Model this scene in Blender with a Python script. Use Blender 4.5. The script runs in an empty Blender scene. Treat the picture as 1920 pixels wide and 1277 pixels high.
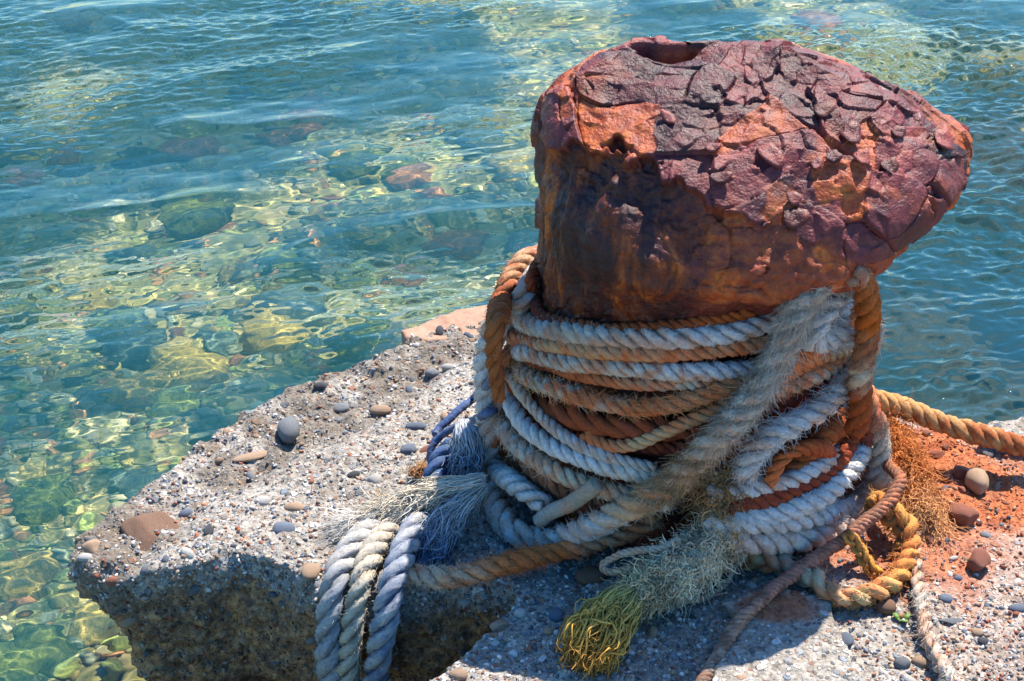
import bpy, math, random
import numpy as np
from mathutils import Vector
from mathutils.bvhtree import BVHTree

random.seed(7)
RNG = np.random.default_rng(11)
PI = math.pi
scene = bpy.context.scene
COL = scene.collection
CAUSTIC = True

# ------------------------------------------------------------------ camera
LENS = 55.0
FPX = LENS / 36.0 * 1920.0
PITCH = math.radians(31.0)
CAM = np.array([-0.221, -1.697, 1.237])
F_ = np.array([0, math.cos(PITCH), -math.sin(PITCH)])
U_ = np.array([0, math.sin(PITCH), math.cos(PITCH)])
R_ = np.array([1.0, 0, 0])
WATER_Z = -0.22

def ray(px, py):
    d = F_ + R_ * ((px - 960.0) / FPX) + U_ * ((638.5 - py) / FPX)
    return d / np.linalg.norm(d)

def on_z(px, py, z=0.0):
    d = ray(px, py)
    return CAM + d * ((z - CAM[2]) / d[2])

def on_y(px, py, y):
    d = ray(px, py)
    return CAM + d * ((y - CAM[1]) / d[1])

CX, CY = -0.012, 0.0          # axis of the post
RX, RY = 0.172, 0.140         # its half widths

def on_post(px, py, dr):
    """where the line of sight meets an upright oval tube dr outside the post; grazing it when it misses"""
    d = ray(px, py)
    a, b = RX + dr, RY + dr
    ox, oy = (CAM[0] - CX) / a, (CAM[1] - CY) / b
    dx, dy = d[0] / a, d[1] / b
    A = dx * dx + dy * dy
    B = 2 * (ox * dx + oy * dy)
    C = ox * ox + oy * oy - 1
    disc = B * B - 4 * A * C
    if disc > 0:
        t = (-B - math.sqrt(disc)) / (2 * A)
    else:
        t = -B / (2 * A)
    return CAM + d * t

cam_data = bpy.data.cameras.new('camera')
cam = bpy.data.objects.new('camera', cam_data)
COL.objects.link(cam)
cam_data.sensor_width = 36.0
cam_data.lens = LENS
cam_data.clip_start = 0.05
cam_data.clip_end = 500.0
cam.location = CAM
cam.rotation_euler = (PI / 2 - PITCH, 0, 0)
scene.camera = cam

# ------------------------------------------------------------------ light
SUN_EL, SUN_AZ = math.radians(59.0), math.radians(33.0)     # azimuth from +Y towards +X
sd = bpy.data.lights.new('sun', 'SUN')
sd.energy = 5.0
sd.angle = math.radians(0.5)
sd.color = (1.0, 0.93, 0.82)
sun = bpy.data.objects.new('sun', sd)
COL.objects.link(sun)
sv = Vector((math.sin(SUN_AZ) * math.cos(SUN_EL), math.cos(SUN_AZ) * math.cos(SUN_EL), math.sin(SUN_EL)))
sun.rotation_euler = sv.to_track_quat('Z', 'Y').to_euler()
sun.location = sv * 20
if CAUSTIC:
    sd.cycles.is_caustics_light = True

world = bpy.data.worlds.new("World")
scene.world = world
world.use_nodes = True
wn = world.node_tree
bg = wn.nodes['Background']
sky = wn.nodes.new('ShaderNodeTexSky')
sky.sky_type = 'NISHITA'
sky.sun_disc = False
sky.sun_elevation = SUN_EL
sky.sun_rotation = SUN_AZ
sky.ozone_density = 2.0
sky.dust_density = 0.6
hs = wn.nodes.new('ShaderNodeHueSaturation')
hs.inputs['Saturation'].default_value = 1.42
wn.links.new(sky.outputs[0], hs.inputs['Color'])
wn.links.new(hs.outputs[0], bg.inputs[0])
bg.inputs[1].default_value = 0.15

scene.view_settings.view_transform = 'Standard'
scene.view_settings.look = 'None'
scene.view_settings.exposure = 1.14
scene.view_settings.gamma = 1.0
cy = scene.cycles
cy.caustics_refractive = True
cy.caustics_reflective = False
cy.max_bounces = 8
cy.diffuse_bounces = 3
cy.transmission_bounces = 6
cy.glossy_bounces = 3
cy.use_denoising = True
cy.sample_clamp_indirect = 40.0

# ------------------------------------------------------------------ numpy noise
def _h(ix, iy, iz, s):
    with np.errstate(over='ignore'):
        n = (ix.astype(np.uint32) * np.uint32(0x8da6b343)) ^ (iy.astype(np.uint32) * np.uint32(0xd8163841)) ^ \
            (iz.astype(np.uint32) * np.uint32(0xcb1ab31f)) ^ np.uint32((s * 0x9E3779B1) & 0xffffffff)
        n ^= n >> np.uint32(15); n *= np.uint32(0x2c1b3c6d)
        n ^= n >> np.uint32(12); n *= np.uint32(0x297a2d39)
        n ^= n >> np.uint32(15)
    return n.astype(np.float64) / 4294967295.0

def vnoise(p, s=0):
    """value noise in -1..1 at the points p (N,3)"""
    i = np.floor(p).astype(np.int64)
    f = p - i
    f = f * f * f * (f * (f * 6 - 15) + 10)
    x, y, z = i[:, 0], i[:, 1], i[:, 2]
    out = 0
    for a in (0, 1):
        wx = f[:, 0] if a else 1 - f[:, 0]
        for b in (0, 1):
            wy = f[:, 1] if b else 1 - f[:, 1]
            for c in (0, 1):
                wz = f[:, 2] if c else 1 - f[:, 2]
                out = out + wx * wy * wz * _h(x + a, y + b, z + c, s)
    return out * 2 - 1

def fbm(p, octv=4, s=0, gain=0.5):
    o, a, tot = 0, 1.0, 0
    for k in range(octv):
        o = o + a * vnoise(p * (2.03 ** k) + 17.3 * k, s + k)
        tot += a
        a *= gain
    return o / tot

def voro(p, s=0):
    """F1, F2, random id of the cell and offset from the cell's seed"""
    i = np.floor(p).astype(np.int64)
    n = len(p)
    f1 = np.full(n, 9.0); f2 = np.full(n, 9.0); rid = np.zeros(n); off = np.zeros((n, 3))
    for a in (-1, 0, 1):
        for b in (-1, 0, 1):
            for c in (-1, 0, 1):
                x, y, z = i[:, 0] + a, i[:, 1] + b, i[:, 2] + c
                q = np.stack([x + _h(x, y, z, s), y + _h(x, y, z, s + 1), z + _h(x, y, z, s + 2)], 1)
                dv = p - q
                d = np.sqrt((dv * dv).sum(1))
                m = d < f1
                f2 = np.where(m, f1, np.minimum(f2, d))
                rid = np.where(m, _h(x, y, z, s + 3), rid)
                off[m] = dv[m]
                f1 = np.where(m, d, f1)
    return f1, f2, rid, off

def sstep(a, b, x):
    t = np.clip((x - a) / (b - a), 0, 1)
    return t * t * (3 - 2 * t)

def norm(v):
    return v / np.maximum(np.linalg.norm(v, axis=-1, keepdims=True), 1e-12)

# ------------------------------------------------------------------ objects
def mesh_np(name, V, F, mat=None, parent=None, attrs=None, smooth=True):
    V = np.asarray(V, np.float32); F = np.asarray(F, np.int32)
    k = F.shape[1]
    me = bpy.data.meshes.new(name)
    me.vertices.add(len(V)); me.vertices.foreach_set('co', V.ravel())
    me.loops.add(F.size); me.loops.foreach_set('vertex_index', F.ravel())
    me.polygons.add(len(F))
    me.polygons.foreach_set('loop_start', np.arange(0, F.size, k, dtype=np.int32))
    if smooth:
        me.polygons.foreach_set('use_smooth', np.ones(len(F), bool))
    me.update(calc_edges=True)
    for an, av in (attrs or {}).items():
        av = np.asarray(av, np.float32)
        if av.ndim == 2:
            at = me.attributes.new(an, 'FLOAT_COLOR', 'POINT')
            c4 = np.ones((len(V), 4), np.float32); c4[:, :3] = av[:, :3]
            at.data.foreach_set('color', c4.ravel())
        else:
            at = me.attributes.new(an, 'FLOAT', 'POINT')
            at.data.foreach_set('value', av)
    if mat:
        me.materials.append(mat)
    o = bpy.data.objects.new(name, me)
    COL.objects.link(o)
    if parent:
        o.parent = parent
    return o

def empty(name, loc=(0, 0, 0)):
    o = bpy.data.objects.new(name, None)
    o.empty_display_size = 0.05
    o.location = loc
    COL.objects.link(o)
    return o

def tag(o, label=None, cat=None, group=None, kind=None):
    if label: o['label'] = label
    if cat: o['category'] = cat
    if group: o['group'] = group
    if kind: o['kind'] = kind
    return o

def grid_faces(nu, nv, wrap_v=False):
    """quads of a (nu, nv) grid of vertices"""
    a = np.arange(nu * nv).reshape(nu, nv)
    if wrap_v:
        b = np.roll(a, -1, 1)
        return np.stack([a[:-1], b[:-1], b[1:], a[1:]], -1).reshape(-1, 4)
    return np.stack([a[:-1, :-1], a[:-1, 1:], a[1:, 1:], a[1:, :-1]], -1).reshape(-1, 4)

# ------------------------------------------------------------------ materials
class NT:
    def __init__(s, name):
        s.m = bpy.data.materials.new(name); s.m.use_nodes = True
        s.t = s.m.node_tree; s.n = s.t.nodes; s.l = s.t.links
        s.p = s.n['Principled BSDF']; s.out = s.n['Material Output']
    def new(s, typ, **kw):
        n = s.n.new(typ)
        for k, v in kw.items():
            if k.startswith('i_'):
                n.inputs[k[2:].replace('_', ' ')].default_value = v
            else:
                setattr(n, k, v)
        return n
    def coord(s, which='Object'):
        return s.new('ShaderNodeTexCoord').outputs[which]
    def noise(s, vec, scale, detail=4, rough=0.55, dist=0.0):
        n = s.new('ShaderNodeTexNoise')
        n.inputs['Scale'].default_value = scale; n.inputs['Detail'].default_value = detail
        n.inputs['Roughness'].default_value = rough; n.inputs['Distortion'].default_value = dist
        s.l.new(vec, n.inputs['Vector'])
        return n
    def voronoi(s, vec, scale, feature='F1'):
        n = s.new('ShaderNodeTexVoronoi', feature=feature)
        n.inputs['Scale'].default_value = scale
        s.l.new(vec, n.inputs['Vector'])
        return n
    def ramp(s, fac, stops, interp='LINEAR'):
        n = s.new('ShaderNodeValToRGB')
        cr = n.color_ramp; cr.interpolation = interp
        while len(cr.elements) < len(stops):
            cr.elements.new(0.5)
        for e, (p, c) in zip(cr.elements, stops):
            e.position = p
            e.color = (c, c, c, 1) if not hasattr(c, '__len__') else (*c[:3], 1)
        s.l.new(fac, n.inputs['Fac'])
        return n.outputs['Color']
    def mix(s, fac, a, b, blend='MIX'):
        n = s.new('ShaderNodeMix', data_type='RGBA', blend_type=blend)
        for sock, v in ((n.inputs[0], fac), (n.inputs[6], a), (n.inputs[7], b)):
            if hasattr(v, 'is_output'): s.l.new(v, sock)
            elif hasattr(v, '__len__'): sock.default_value = (*v[:3], 1)
            else: sock.default_value = v
        return n.outputs[2]
    def math(s, op, a, b=0.0, clamp=False):
        n = s.new('ShaderNodeMath', operation=op, use_clamp=clamp)
        for sock, v in ((n.inputs[0], a), (n.inputs[1], b)):
            if hasattr(v, 'is_output'): s.l.new(v, sock)
            else: sock.default_value = v
        return n.outputs[0]
    def attr(s, name, fac=False):
        n = s.new('ShaderNodeAttribute', attribute_name=name)
        return n.outputs['Fac' if fac else 'Color']
    def bump(s, h, strength, dist, nrm=None):
        n = s.new('ShaderNodeBump')
        n.inputs['Strength'].default_value = strength; n.inputs['Distance'].default_value = dist
        s.l.new(h, n.inputs['Height'])
        if nrm is not None: s.l.new(nrm, n.inputs['Normal'])
        return n.outputs[0]
    def set(s, col=None, rough=None, nrm=None, spec=None):
        for nm, v in (('Base Color', col), ('Roughness', rough), ('Normal', nrm), ('Specular IOR Level', spec)):
            if v is None: continue
            if hasattr(v, 'is_output'): s.l.new(v, s.p.inputs[nm])
            elif hasattr(v, '__len__'): s.p.inputs[nm].default_value = (*v[:3], 1)
            else: s.p.inputs[nm].default_value = v
        return s.m

def mat_rope():
    t = NT('rope_fibre')
    c = t.coord()
    n = t.noise(c, 260, 3, 0.6)
    col = t.mix(0.75, t.attr('Col'), t.ramp(n.outputs[0], [(0.3, 0.55), (0.7, 1.0)]), 'MULTIPLY')
    b = t.bump(t.noise(c, 420, 3, 0.6).outputs[0], 0.55, 0.0012)
    return t.set(col, 0.85, b, 0.2)

def mat_fibre():
    t = NT('loose_fibre')
    return t.set(t.attr('Col'), 0.8, None, 0.2)

def mat_rust():
    t = NT('rusted_iron')
    c = t.coord()
    n1 = t.noise(c, 16, 6, 0.65, 0.6)
    n2 = t.noise(c, 70, 5, 0.65)
    n3 = t.noise(c, 330, 3, 0.6)
    plate = t.attr('plate', True)
    peel = t.attr('peel', True)
    streak = t.attr('streak', True)
    v = t.math('ADD', t.math('MULTIPLY', n1.outputs[0], 0.55), t.math('MULTIPLY', plate, 0.28))
    v = t.math('ADD', v, t.math('MULTIPLY', n2.outputs[0], 0.25))
    base = t.ramp(v, [(0.36, (0.016, 0.005, 0.008)), (0.47, (0.055, 0.011, 0.013)), (0.57, (0.120, 0.019, 0.021)),
                      (0.68, (0.22, 0.040, 0.035)), (0.84, (0.35, 0.092, 0.072))])
    orange = t.ramp(n2.outputs[0], [(0.3, (0.26, 0.042, 0.010)), (0.52, (0.50, 0.095, 0.014)), (0.70, (0.70, 0.20, 0.025))])
    col = t.mix(peel, base, orange)
    mp = t.new('ShaderNodeMapping'); mp.inputs['Scale'].default_value = (1, 1, .32); t.l.new(c, mp.inputs[0])
    sidec = t.ramp(t.noise(mp.outputs[0], 24, 7, 0.68, 0.5).outputs[0], [(0.36, (0.014, 0.005, 0.007)), (0.48, (0.050, 0.011, 0.009)), (0.56, (0.16, 0.030, 0.007)), (0.66, (0.48, 0.115, 0.012))])
    col = t.mix(streak, col, sidec)
    col = t.mix(0.5, col, t.ramp(n3.outputs[0], [(0.3, 0.55), (0.65, 1.0)]), 'MULTIPLY')
    h = t.math('ADD', t.math('MULTIPLY', n3.outputs[0], 0.5), n2.outputs[0])
    b = t.bump(h, .8, 0.0032)
    rough = t.ramp(n2.outputs[0], [(0.3, 0.38), (0.7, 0.62)])
    return t.set(col, rough, b, 0.35)

PEB = [(0.0, (0.10, 0.11, 0.12)), (0.16, (0.26, 0.27, 0.28)), (0.30, (0.42, 0.38, 0.33)), (0.44, (0.18, 0.15, 0.13)), (0.56, (0.52, 0.48, 0.42)),
       (0.68, (0.34, 0.21, 0.13)), (0.78, (0.60, 0.57, 0.53)), (0.86, (0.30, 0.13, 0.08)), (0.93, (0.20, 0.23, 0.26))]

def mat_concrete():
    t = NT('pebbly_concrete')
    c = t.coord()
    w = t.mix(0.012, c, t.noise(c, 40, 3).outputs['Color'], 'ADD')
    big = t.noise(c, 7, 5, 0.6)
    paste = t.ramp(t.noise(c, 120, 5, 0.7).outputs[0], [(0.30, (0.085, 0.070, 0.056)), (0.48, (0.30, 0.268, 0.225)), (0.70, (0.52, 0.480, 0.425))])
    paste = t.mix(0.55, paste, t.ramp(big.outputs[0], [(0.3, (0.60, 0.52, 0.46)), (0.65, (1, 1, 1))]), 'MULTIPLY')
    v1 = t.voronoi(w, 62)
    v2 = t.voronoi(w, 165)
    r1 = t.new('ShaderNodeSeparateColor'); t.l.new(v1.outputs['Color'], r1.inputs[0])
    r2 = t.new('ShaderNodeSeparateColor'); t.l.new(v2.outputs['Color'], r2.inputs[0])
    p1 = t.ramp(r1.outputs[0], PEB, 'CONSTANT')
    p2 = t.ramp(r2.outputs[0], PEB, 'CONSTANT')
    m1 = t.math('MULTIPLY', t.ramp(v1.outputs['Distance'], [(0.30, 1), (0.40, 0)]), t.ramp(r1.outputs[1], [(0.5, 0), (0.52, 1)]))
    m2 = t.math('MULTIPLY', t.ramp(v2.outputs['Distance'], [(0.34, 1), (0.46, 0)]), t.ramp(r2.outputs[1], [(0.35, 0), (0.37, 1)]))
    col = t.mix(m2, paste, p2)
    col = t.mix(m1, col, p1)
    soil = t.ramp(t.noise(c, 90, 5, 0.65).outputs[0], [(0.3, (0.22, 0.045, 0.015)), (0.55, (0.44, 0.125, 0.040)), (0.75, (0.56, 0.23, 0.09))])
    col = t.mix(t.attr('rust', True), col, soil)
    alg = t.ramp(t.noise(c, 60, 5, 0.65).outputs[0], [(0.3, (0.045, 0.019, 0.007)), (0.46, (0.20, 0.088, 0.027)), (0.66, (0.54, 0.27, 0.09))])
    algm = t.mix(0.80, col, alg)
    col = t.mix(t.attr('algae', True), col, algm)
    dirt = t.ramp(t.noise(c, 130, 5, .7).outputs[0], [(.30, (.030, .024, .018)), (.52, (.115, .088, .062)), (.75, (.26, .20, .14))])
    col = t.mix(t.attr('dirt', True), col, t.mix(.75, col, dirt))
    hh = t.math('ADD', t.math('MULTIPLY', m1, 0.6), t.math('MULTIPLY', m2, 0.45))
    hh = t.math('ADD', hh, t.math('MULTIPLY', t.noise(c, 240, 4, 0.7).outputs[0], 0.7))
    b = t.bump(hh, 1.0, 0.0042)
    return t.set(col, 0.85, b, 0.25)

def mat_stone(name, c1, c2, scale=30, rough=0.7, bump=0.5):
    t = NT(name)
    c = t.coord()
    inf = t.new('ShaderNodeObjectInfo')
    add = t.new('ShaderNodeVectorMath', operation='ADD')
    sc = t.math('MULTIPLY', inf.outputs['Random'], 40.0)
    t.l.new(c, add.inputs[0]); t.l.new(sc, add.inputs[1])
    c = add.outputs[0]
    n = t.noise(c, scale, 5, 0.62, 0.5)
    col = t.ramp(n.outputs[0], [(0.32, c1), (0.68, c2)])
    col = t.mix(0.6, col, t.ramp(t.noise(c, scale * 6, 4, 0.7).outputs[0], [(0.3, 0.55), (0.65, 1.0)]), 'MULTIPLY')
    var = t.ramp(inf.outputs['Random'], [(0, 0.62), (1, 1.0)])
    col = t.mix(1.0, col, var, 'MULTIPLY')
    b = t.bump(t.noise(c, scale * 5, 4, 0.6).outputs[0], bump, 0.003)
    return t.set(col, rough, b, 0.35)

def mat_vcol(name, rough=0.75, spec=0.3, ns=200):
    t = NT(name)
    c = t.coord()
    col = t.mix(0.6, t.attr('Col'), t.ramp(t.noise(c, ns, 4, 0.65).outputs[0], [(0.3, 0.5), (0.65, 1.0)]), 'MULTIPLY')
    b = t.bump(t.noise(c, ns * 2, 3, 0.6).outputs[0], 0.5, 0.002)
    return t.set(col, rough, b, spec)

M_ROPE, M_FIB, M_RUST, M_CONC = mat_rope(), mat_fibre(), mat_rust(), mat_concrete()
M_GRIT = mat_vcol('grit_stone')

# ------------------------------------------------------------------ the bollard
PROF = np.array([  # z, xL, xR, yF, yB, x of the middle
    (-0.04, -.195, .172, -.150, .150, -.02), (0.10, -.190, .166, -.145, .145, -.02), (0.20, -.187, .163, -.140, .140, -.02),
    (0.255, -.184, .165, -.138, .140, -.02), (0.300, -.185, .170, -.141, .140, -.01), (0.335, -.186, .190, -.152, .142, .01),
    (0.365, -.188, .222, -.170, .146, .03), (0.392, -.190, .250, -.190, .150, .05), (0.415, -.192, .274, -.191, .152, .055),
    (0.440, -.194, .300, -.179, .153, .055), (0.465, -.195, .318, -.159, .152, .05), (0.490, -.194, .316, -.131, .149, .035),
    (0.514, -.188, .286, -.097, .142, .02), (0.536, -.176, .240, -.060, .130, .01), (0.557, -.154, .182, -.020, .112, .0),
    (0.574, -.124, .124, .018, .096, -.01), (0.584, -.085, .070, .044, .082, -.01), (0.589, -.040, .018, .060, .072, -.01), (0.590, -.025, -.010, .064, .069, -.02)])

def profile(n):
    seg = np.linalg.norm(np.diff(PROF[:, [0, 3]] * [1, 1], axis=0), axis=1) + 0.5 * np.abs(np.diff(PROF[:, 2]))
    s = np.concatenate([[0], np.cumsum(seg)]); s /= s[-1]
    m = np.zeros_like(PROF)                               # monotone-ish cubic through the table
    dx = np.diff(s)[:, None]; d = np.diff(PROF, axis=0) / dx
    m[1:-1] = np.where(d[:-1] * d[1:] > 0, 2 * d[:-1] * d[1:] / (d[:-1] + d[1:] + 1e-12), 0)
    m[0], m[-1] = d[0], d[-1]
    u = np.linspace(0, 1, n)
    k = np.clip(np.searchsorted(s, u, side='right') - 1, 0, len(s) - 2)
    h = (s[k + 1] - s[k]); t = ((u - s[k]) / h)[:, None]; h = h[:, None]
    return ((2 * t**3 - 3 * t**2 + 1) * PROF[k] + (t**3 - 2 * t**2 + t) * h * m[k]
            + (-2 * t**3 + 3 * t**2) * PROF[k + 1] + (t**3 - t**2) * h * m[k + 1])

NU, NV = 620, 900
pr = profile(NU)
th = np.linspace(0, 2 * PI, NV, endpoint=False)
ct, st_ = np.cos(th)[None], np.sin(th)[None]
cxm = np.clip(pr[:, 5:6], pr[:, 1:2] + .002, pr[:, 2:3] - .002)
cym = np.clip(0.01, pr[:, 3:4] + .002, pr[:, 4:5] - .002)
ax = np.where(ct > 0, pr[:, 2:3] - cxm, cxm - pr[:, 1:2])
ay = np.where(st_ > 0, pr[:, 4:5] - cym, cym - pr[:, 3:4])
e = 0.92
nose = sstep(.36, .44, pr[:, 0:1]) * sstep(.57, .50, pr[:, 0:1]) * (ct > 0)
gx = cxm + ax * np.sign(ct) * np.abs(ct) ** e
gy = cym + ay * np.sign(st_) * np.abs(st_) ** (e + .42 * nose * np.abs(ct))
gz = np.repeat(pr[:, 0:1], NV, 1)
G = np.stack([gx, gy, gz], -1)
# slight lean and lumps of the casting
flat = G.reshape(-1, 3)

def grid_normals(G):
    du = np.gradient(G, axis=0)
    dv = np.roll(G, -1, 1) - np.roll(G, 1, 1)
    return norm(np.cross(dv, du))

Nn = grid_normals(G).reshape(-1, 3)
P = flat.copy()
P += Nn * (0.010 * fbm(flat * 7, 3, 5) + 0.004 * fbm(flat * 19, 3, 9))[:, None]
warp = P + 0.004 * np.stack([fbm(P * 30, 3, 21), fbm(P * 30, 3, 22), fbm(P * 30, 3, 23)], 1) \
         + 0.034 * np.stack([fbm(P * 9, 2, 31), fbm(P * 9, 2, 32), fbm(P * 9, 2, 33)], 1)
up = Nn[:, 2]
# where the scale has fallen off: the shaded side below the cap's edge, and along the lower lip
zedge = np.interp(P[:, 0], [-.2, -.1, -.04, .0, .06, .15, .25, .33], [.505, .512, .498, .466, .462, .425, .395, .385]) + 0.016 * fbm(P * 22, 4, 41) + .010 * fbm(P * 60, 2, 42)
front = sstep(0.05, -0.02, P[:, 1])
scale_on = sstep(zedge - .002, zedge + .002, P[:, 2])           # 1 = the thick top crust is there
scale_on = np.maximum(scale_on, 1 - front)
lip = sstep(.06, .12, P[:, 0])                                  # nose: crust goes on further down, broken
capn = fbm(P * 14, 4, 43)
# layer 1: big overlapping plates
f1, f2, rid, off = voro(warp * np.array([15, 15, 19]), 51)
tdir = norm(np.stack([_h((rid * 9973).astype(int), 0 * rid.astype(int), 0 * rid.astype(int), k) - .5 for k in (1, 2, 3)], 1))
shing = (off * tdir).sum(1)
gap = f2 - f1
crackmask = sstep(-0.05, 0.2, fbm(P * 11, 3, 61))
crack = (1 - sstep(0.008, 0.040, gap)) * crackmask
top = np.maximum(scale_on, .62 * sstep(-.05, .0, P[:, 0]) * sstep(.36, .385, P[:, 2]))
disp = top * (0.0080 + 0.0064 * shing + 0.0022 * (rid - .5) - 0.0042 * crack)
# layer 2: small flakes
g1, g2, rid2, off2 = voro(warp * np.array([40, 40, 46]) + 3.1, 71)
td2 = norm(np.stack([_h((rid2 * 9973).astype(int), 0 * rid2.astype(int), 0 * rid2.astype(int), k) - .5 for k in (4, 5, 6)], 1))
sh2 = (off2 * td2).sum(1)
m2 = sstep(-.10, .02, fbm(P * 13 + 5, 3, 81)) * (0.50 + 0.50 * top)
disp += m2 * (0.0042 * sh2 + 0.0018 * (rid2 - .5))
# patches where a plate is missing
lost = sstep(0.22, 0.27, fbm(P * 15 + 9, 3, 91)) * top * sstep(.93, .55, up)
lost2 = (rid > 0.90) * top * sstep(.0, .25, 1 - up)
lost = np.maximum(lost, lost2)
disp -= 0.0045 * lost
disp += 0.0008 * fbm(P * 140, 3, 101) + 0.0014 * fbm(P * 45, 3, 103)
disp += 0.012 * capn * lip * sstep(.44, .34, P[:, 2])           # ragged underside of the nose
# vertical corroded ribs on the bare side
side = (1 - scale_on)
ribs = fbm(P * np.array([24, 24, 5]), 3, 111)
disp += side * (0.0060 * ribs + 0.0040 * fbm(P * np.array([60, 60, 20]), 4, 113) + .0016 * fbm(P * 95, 3, 115))
under = np.exp(-((P[:, 2] - zedge + .026) / .030) ** 2) * side * front * sstep(.10, -.02, P[:, 0])
disp -= .015 * under * (.6 + .6 * np.clip(fbm(P * 26, 3, 127) + .5, 0, 1))
# ledges of torn scale just below the edge
tear = np.exp(-((P[:, 2] - zedge + .030) / .022) ** 2) * front
disp += tear * 0.011 * fbm(P * 34, 3, 121)
# the open slot in the crown
_d = ray(1256, 88); _rel = flat - CAM; _t = _rel @ _d
_c = np.where(np.linalg.norm(_rel - _t[:, None] * _d, axis=1) < .005)[0]
_j = _c[np.argmin(_t[_c])]
hc, hn = flat[_j], Nn[_j]
tx = norm(np.array([1.0, .06, 0]) - hn * (hn @ np.array([1.0, .06, 0]))); ty = np.cross(hn, tx)
hx, hy = (P - hc) @ tx, (P - hc) @ ty
hr = np.sqrt((hx / 0.046) ** 2 + ((hy + .012 * np.cos(hx * 50) - .008) / 0.0135) ** 2) + 0.22 * fbm(P * 60, 2, 131)
hole = sstep(1.12, 0.80, hr) * (P[:, 2] > .5)
rimb = np.exp(-((hr - 1.25) / .22) ** 2) * (P[:, 2] > .5)
disp = disp * (1 - .75 * np.exp(-np.maximum(hr - 1, 0) ** 2 / .35) * (P[:, 2] > .5))
P = P + Nn * (disp * (1 - hole))[:, None]
P[:, 2] += -0.032 * hole + 0.003 * rimb * (hy > 0)
plate = np.clip(0.55 * rid + 0.45 * rid2 * m2 + 0.2 * (1 - m2), 0, 1)
peel = np.clip(lost * 0.85 + .55 * 1.5 * sstep(.20, .30, fbm(P * 14 + 3, 4, 147)) * sstep(-.02, .12, P[:, 0]) * sstep(.56, .48, P[:, 2]) +  side * 0.45 * sstep(-.04, .02, P[:, 0]) * sstep(.33, .38, P[:, 2]) + 0.65 * sstep(.20, .42, fbm(P * 23, 4, 141)) * (1 - .5 * top) * sstep(.95, .6, up)
               + 0.45 * sstep(.10, .40, fbm(P * np.array([6, 14, 30]), 3, 145)) * sstep(.6, .85, up) * sstep(-.02, .04, P[:, 1]), 0, 1)
streakm = side * sstep(.03, -.05, P[:, 0] + .03 * fbm(P * 20, 3, 151)) * 0.97 + side * 0.45 * sstep(.38, .32, P[:, 2] + .02 * fbm(P * 20, 3, 153))
streakm = np.clip(streakm, 0, 1)

BOLLARD = tag(empty('mooring_bollard', (0, 0, 0)), 'huge rusty iron mooring bollard with a flaking overhanging head, wrapped in old ropes', 'bollard')
ku = int(np.argmin(np.abs(pr[:, 0] - 0.30)))
Fq = grid_faces(NU, NV, True)
row = np.repeat(np.arange(NU - 1), NV)
for nm, sel, lab in (('post', row < ku, 'dark rusty upright post under the head'), ('head', row >= ku, 'broad head of purple-brown flaking rust with an open slot on top')):
    fs = Fq[sel]
    used, inv = np.unique(fs, return_inverse=True)
    o = mesh_np(nm, P[used], inv.reshape(-1, 4), M_RUST, BOLLARD,
                {'plate': plate[used], 'peel': peel[used], 'streak': streakm[used]})
    o['label'] = lab

# loose curled flakes of scale clinging to the head
def flake(px, py, w, h, seed, lift=0.35, turn=0.0):
    d = ray(px, py)
    q = CAM + d * 1.0
    # nearest surface point along the line of sight
    rel = P[ku * NV:] - CAM
    tt = rel @ d
    dist = np.linalg.norm(rel - tt[:, None] * d, axis=1)
    cand = np.where(dist < 0.006)[0]
    if not len(cand): return
    j = cand[np.argmin(tt[cand])]
    n = Nn[ku * NV + j]
    c = P[ku * NV + j]
    r = np.random.default_rng(seed)
    a = norm(np.cross(n, np.array([0, 0, 1.0])) + 1e-4)
    b = np.cross(n, a)
    a, b = a * math.cos(turn) + b * math.sin(turn), -a * math.sin(turn) + b * math.cos(turn)
    K = 14
    ph = np.linspace(0, 2 * PI, K, endpoint=False)
    rad = 0.75 + 0.35 * r.random(K)
    rings = []
    for f in (0.0, 0.5, 1.0):
        rings.append(np.stack([np.cos(ph) * rad * f * w / 2, np.sin(ph) * rad * f * h / 2], 1))
    V = []
    for side_ in (1, -1):
        for rg in rings:
            zz = side_ * 0.0011 + 0.10 * lift * (rg[:, 1] + h / 2) + lift * 2.2 * (rg[:, 0] ** 2) / w
            V.append(c + a * rg[:, :1] + b * rg[:, 1:] + n * (zz[:, None] + 0.002))
    V = np.concatenate(V)
    Fc = []
    for base in (0, 3 * K):
        for i in range(2):
            for k in range(K):
                q0 = [base + i * K + k, base + i * K + (k + 1) % K, base + (i + 1) * K + (k + 1) % K, base + (i + 1) * K + k]
                Fc.append(q0 if base == 0 else q0[::-1])
    for k in range(K):
        Fc.append([2 * K + k, 2 * K + (k + 1) % K, 5 * K + (k + 1) % K, 5 * K + k])
    nv = len(V)
    mesh_np('rust_flake', V, Fc, M_RUST, BOLLARD, {'plate': np.full(nv, r.random()), 'peel': np.full(nv, 0.1 * r.random()), 'streak': np.zeros(nv)}, smooth=False)

for k, (fx, fy, fw, fh, tn) in enumerate([(1358, 328, .026, .016, .3), (1447, 285, .028, .036, .5), (1602, 250, .030, .026, 1.0), (1490, 365, .018, .02, .2),
        (1532, 300, .02, .014, .8), (1560, 288, .02, .018, .1), (1690, 245, .022, .016, .6), (1620, 290, .022, .02, .9), (1495, 405, .03, .026, .2),
        (1670, 305, .024, .02, .4), (1340, 270, .02, .014, .2), (1545, 200, .03, .02, .5), (1250, 215, .024, .014, 2.2), (1775, 260, .034, .028, .7)]):
    flake(fx, fy, fw, fh, 300 + k, 0.30, tn)

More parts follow.
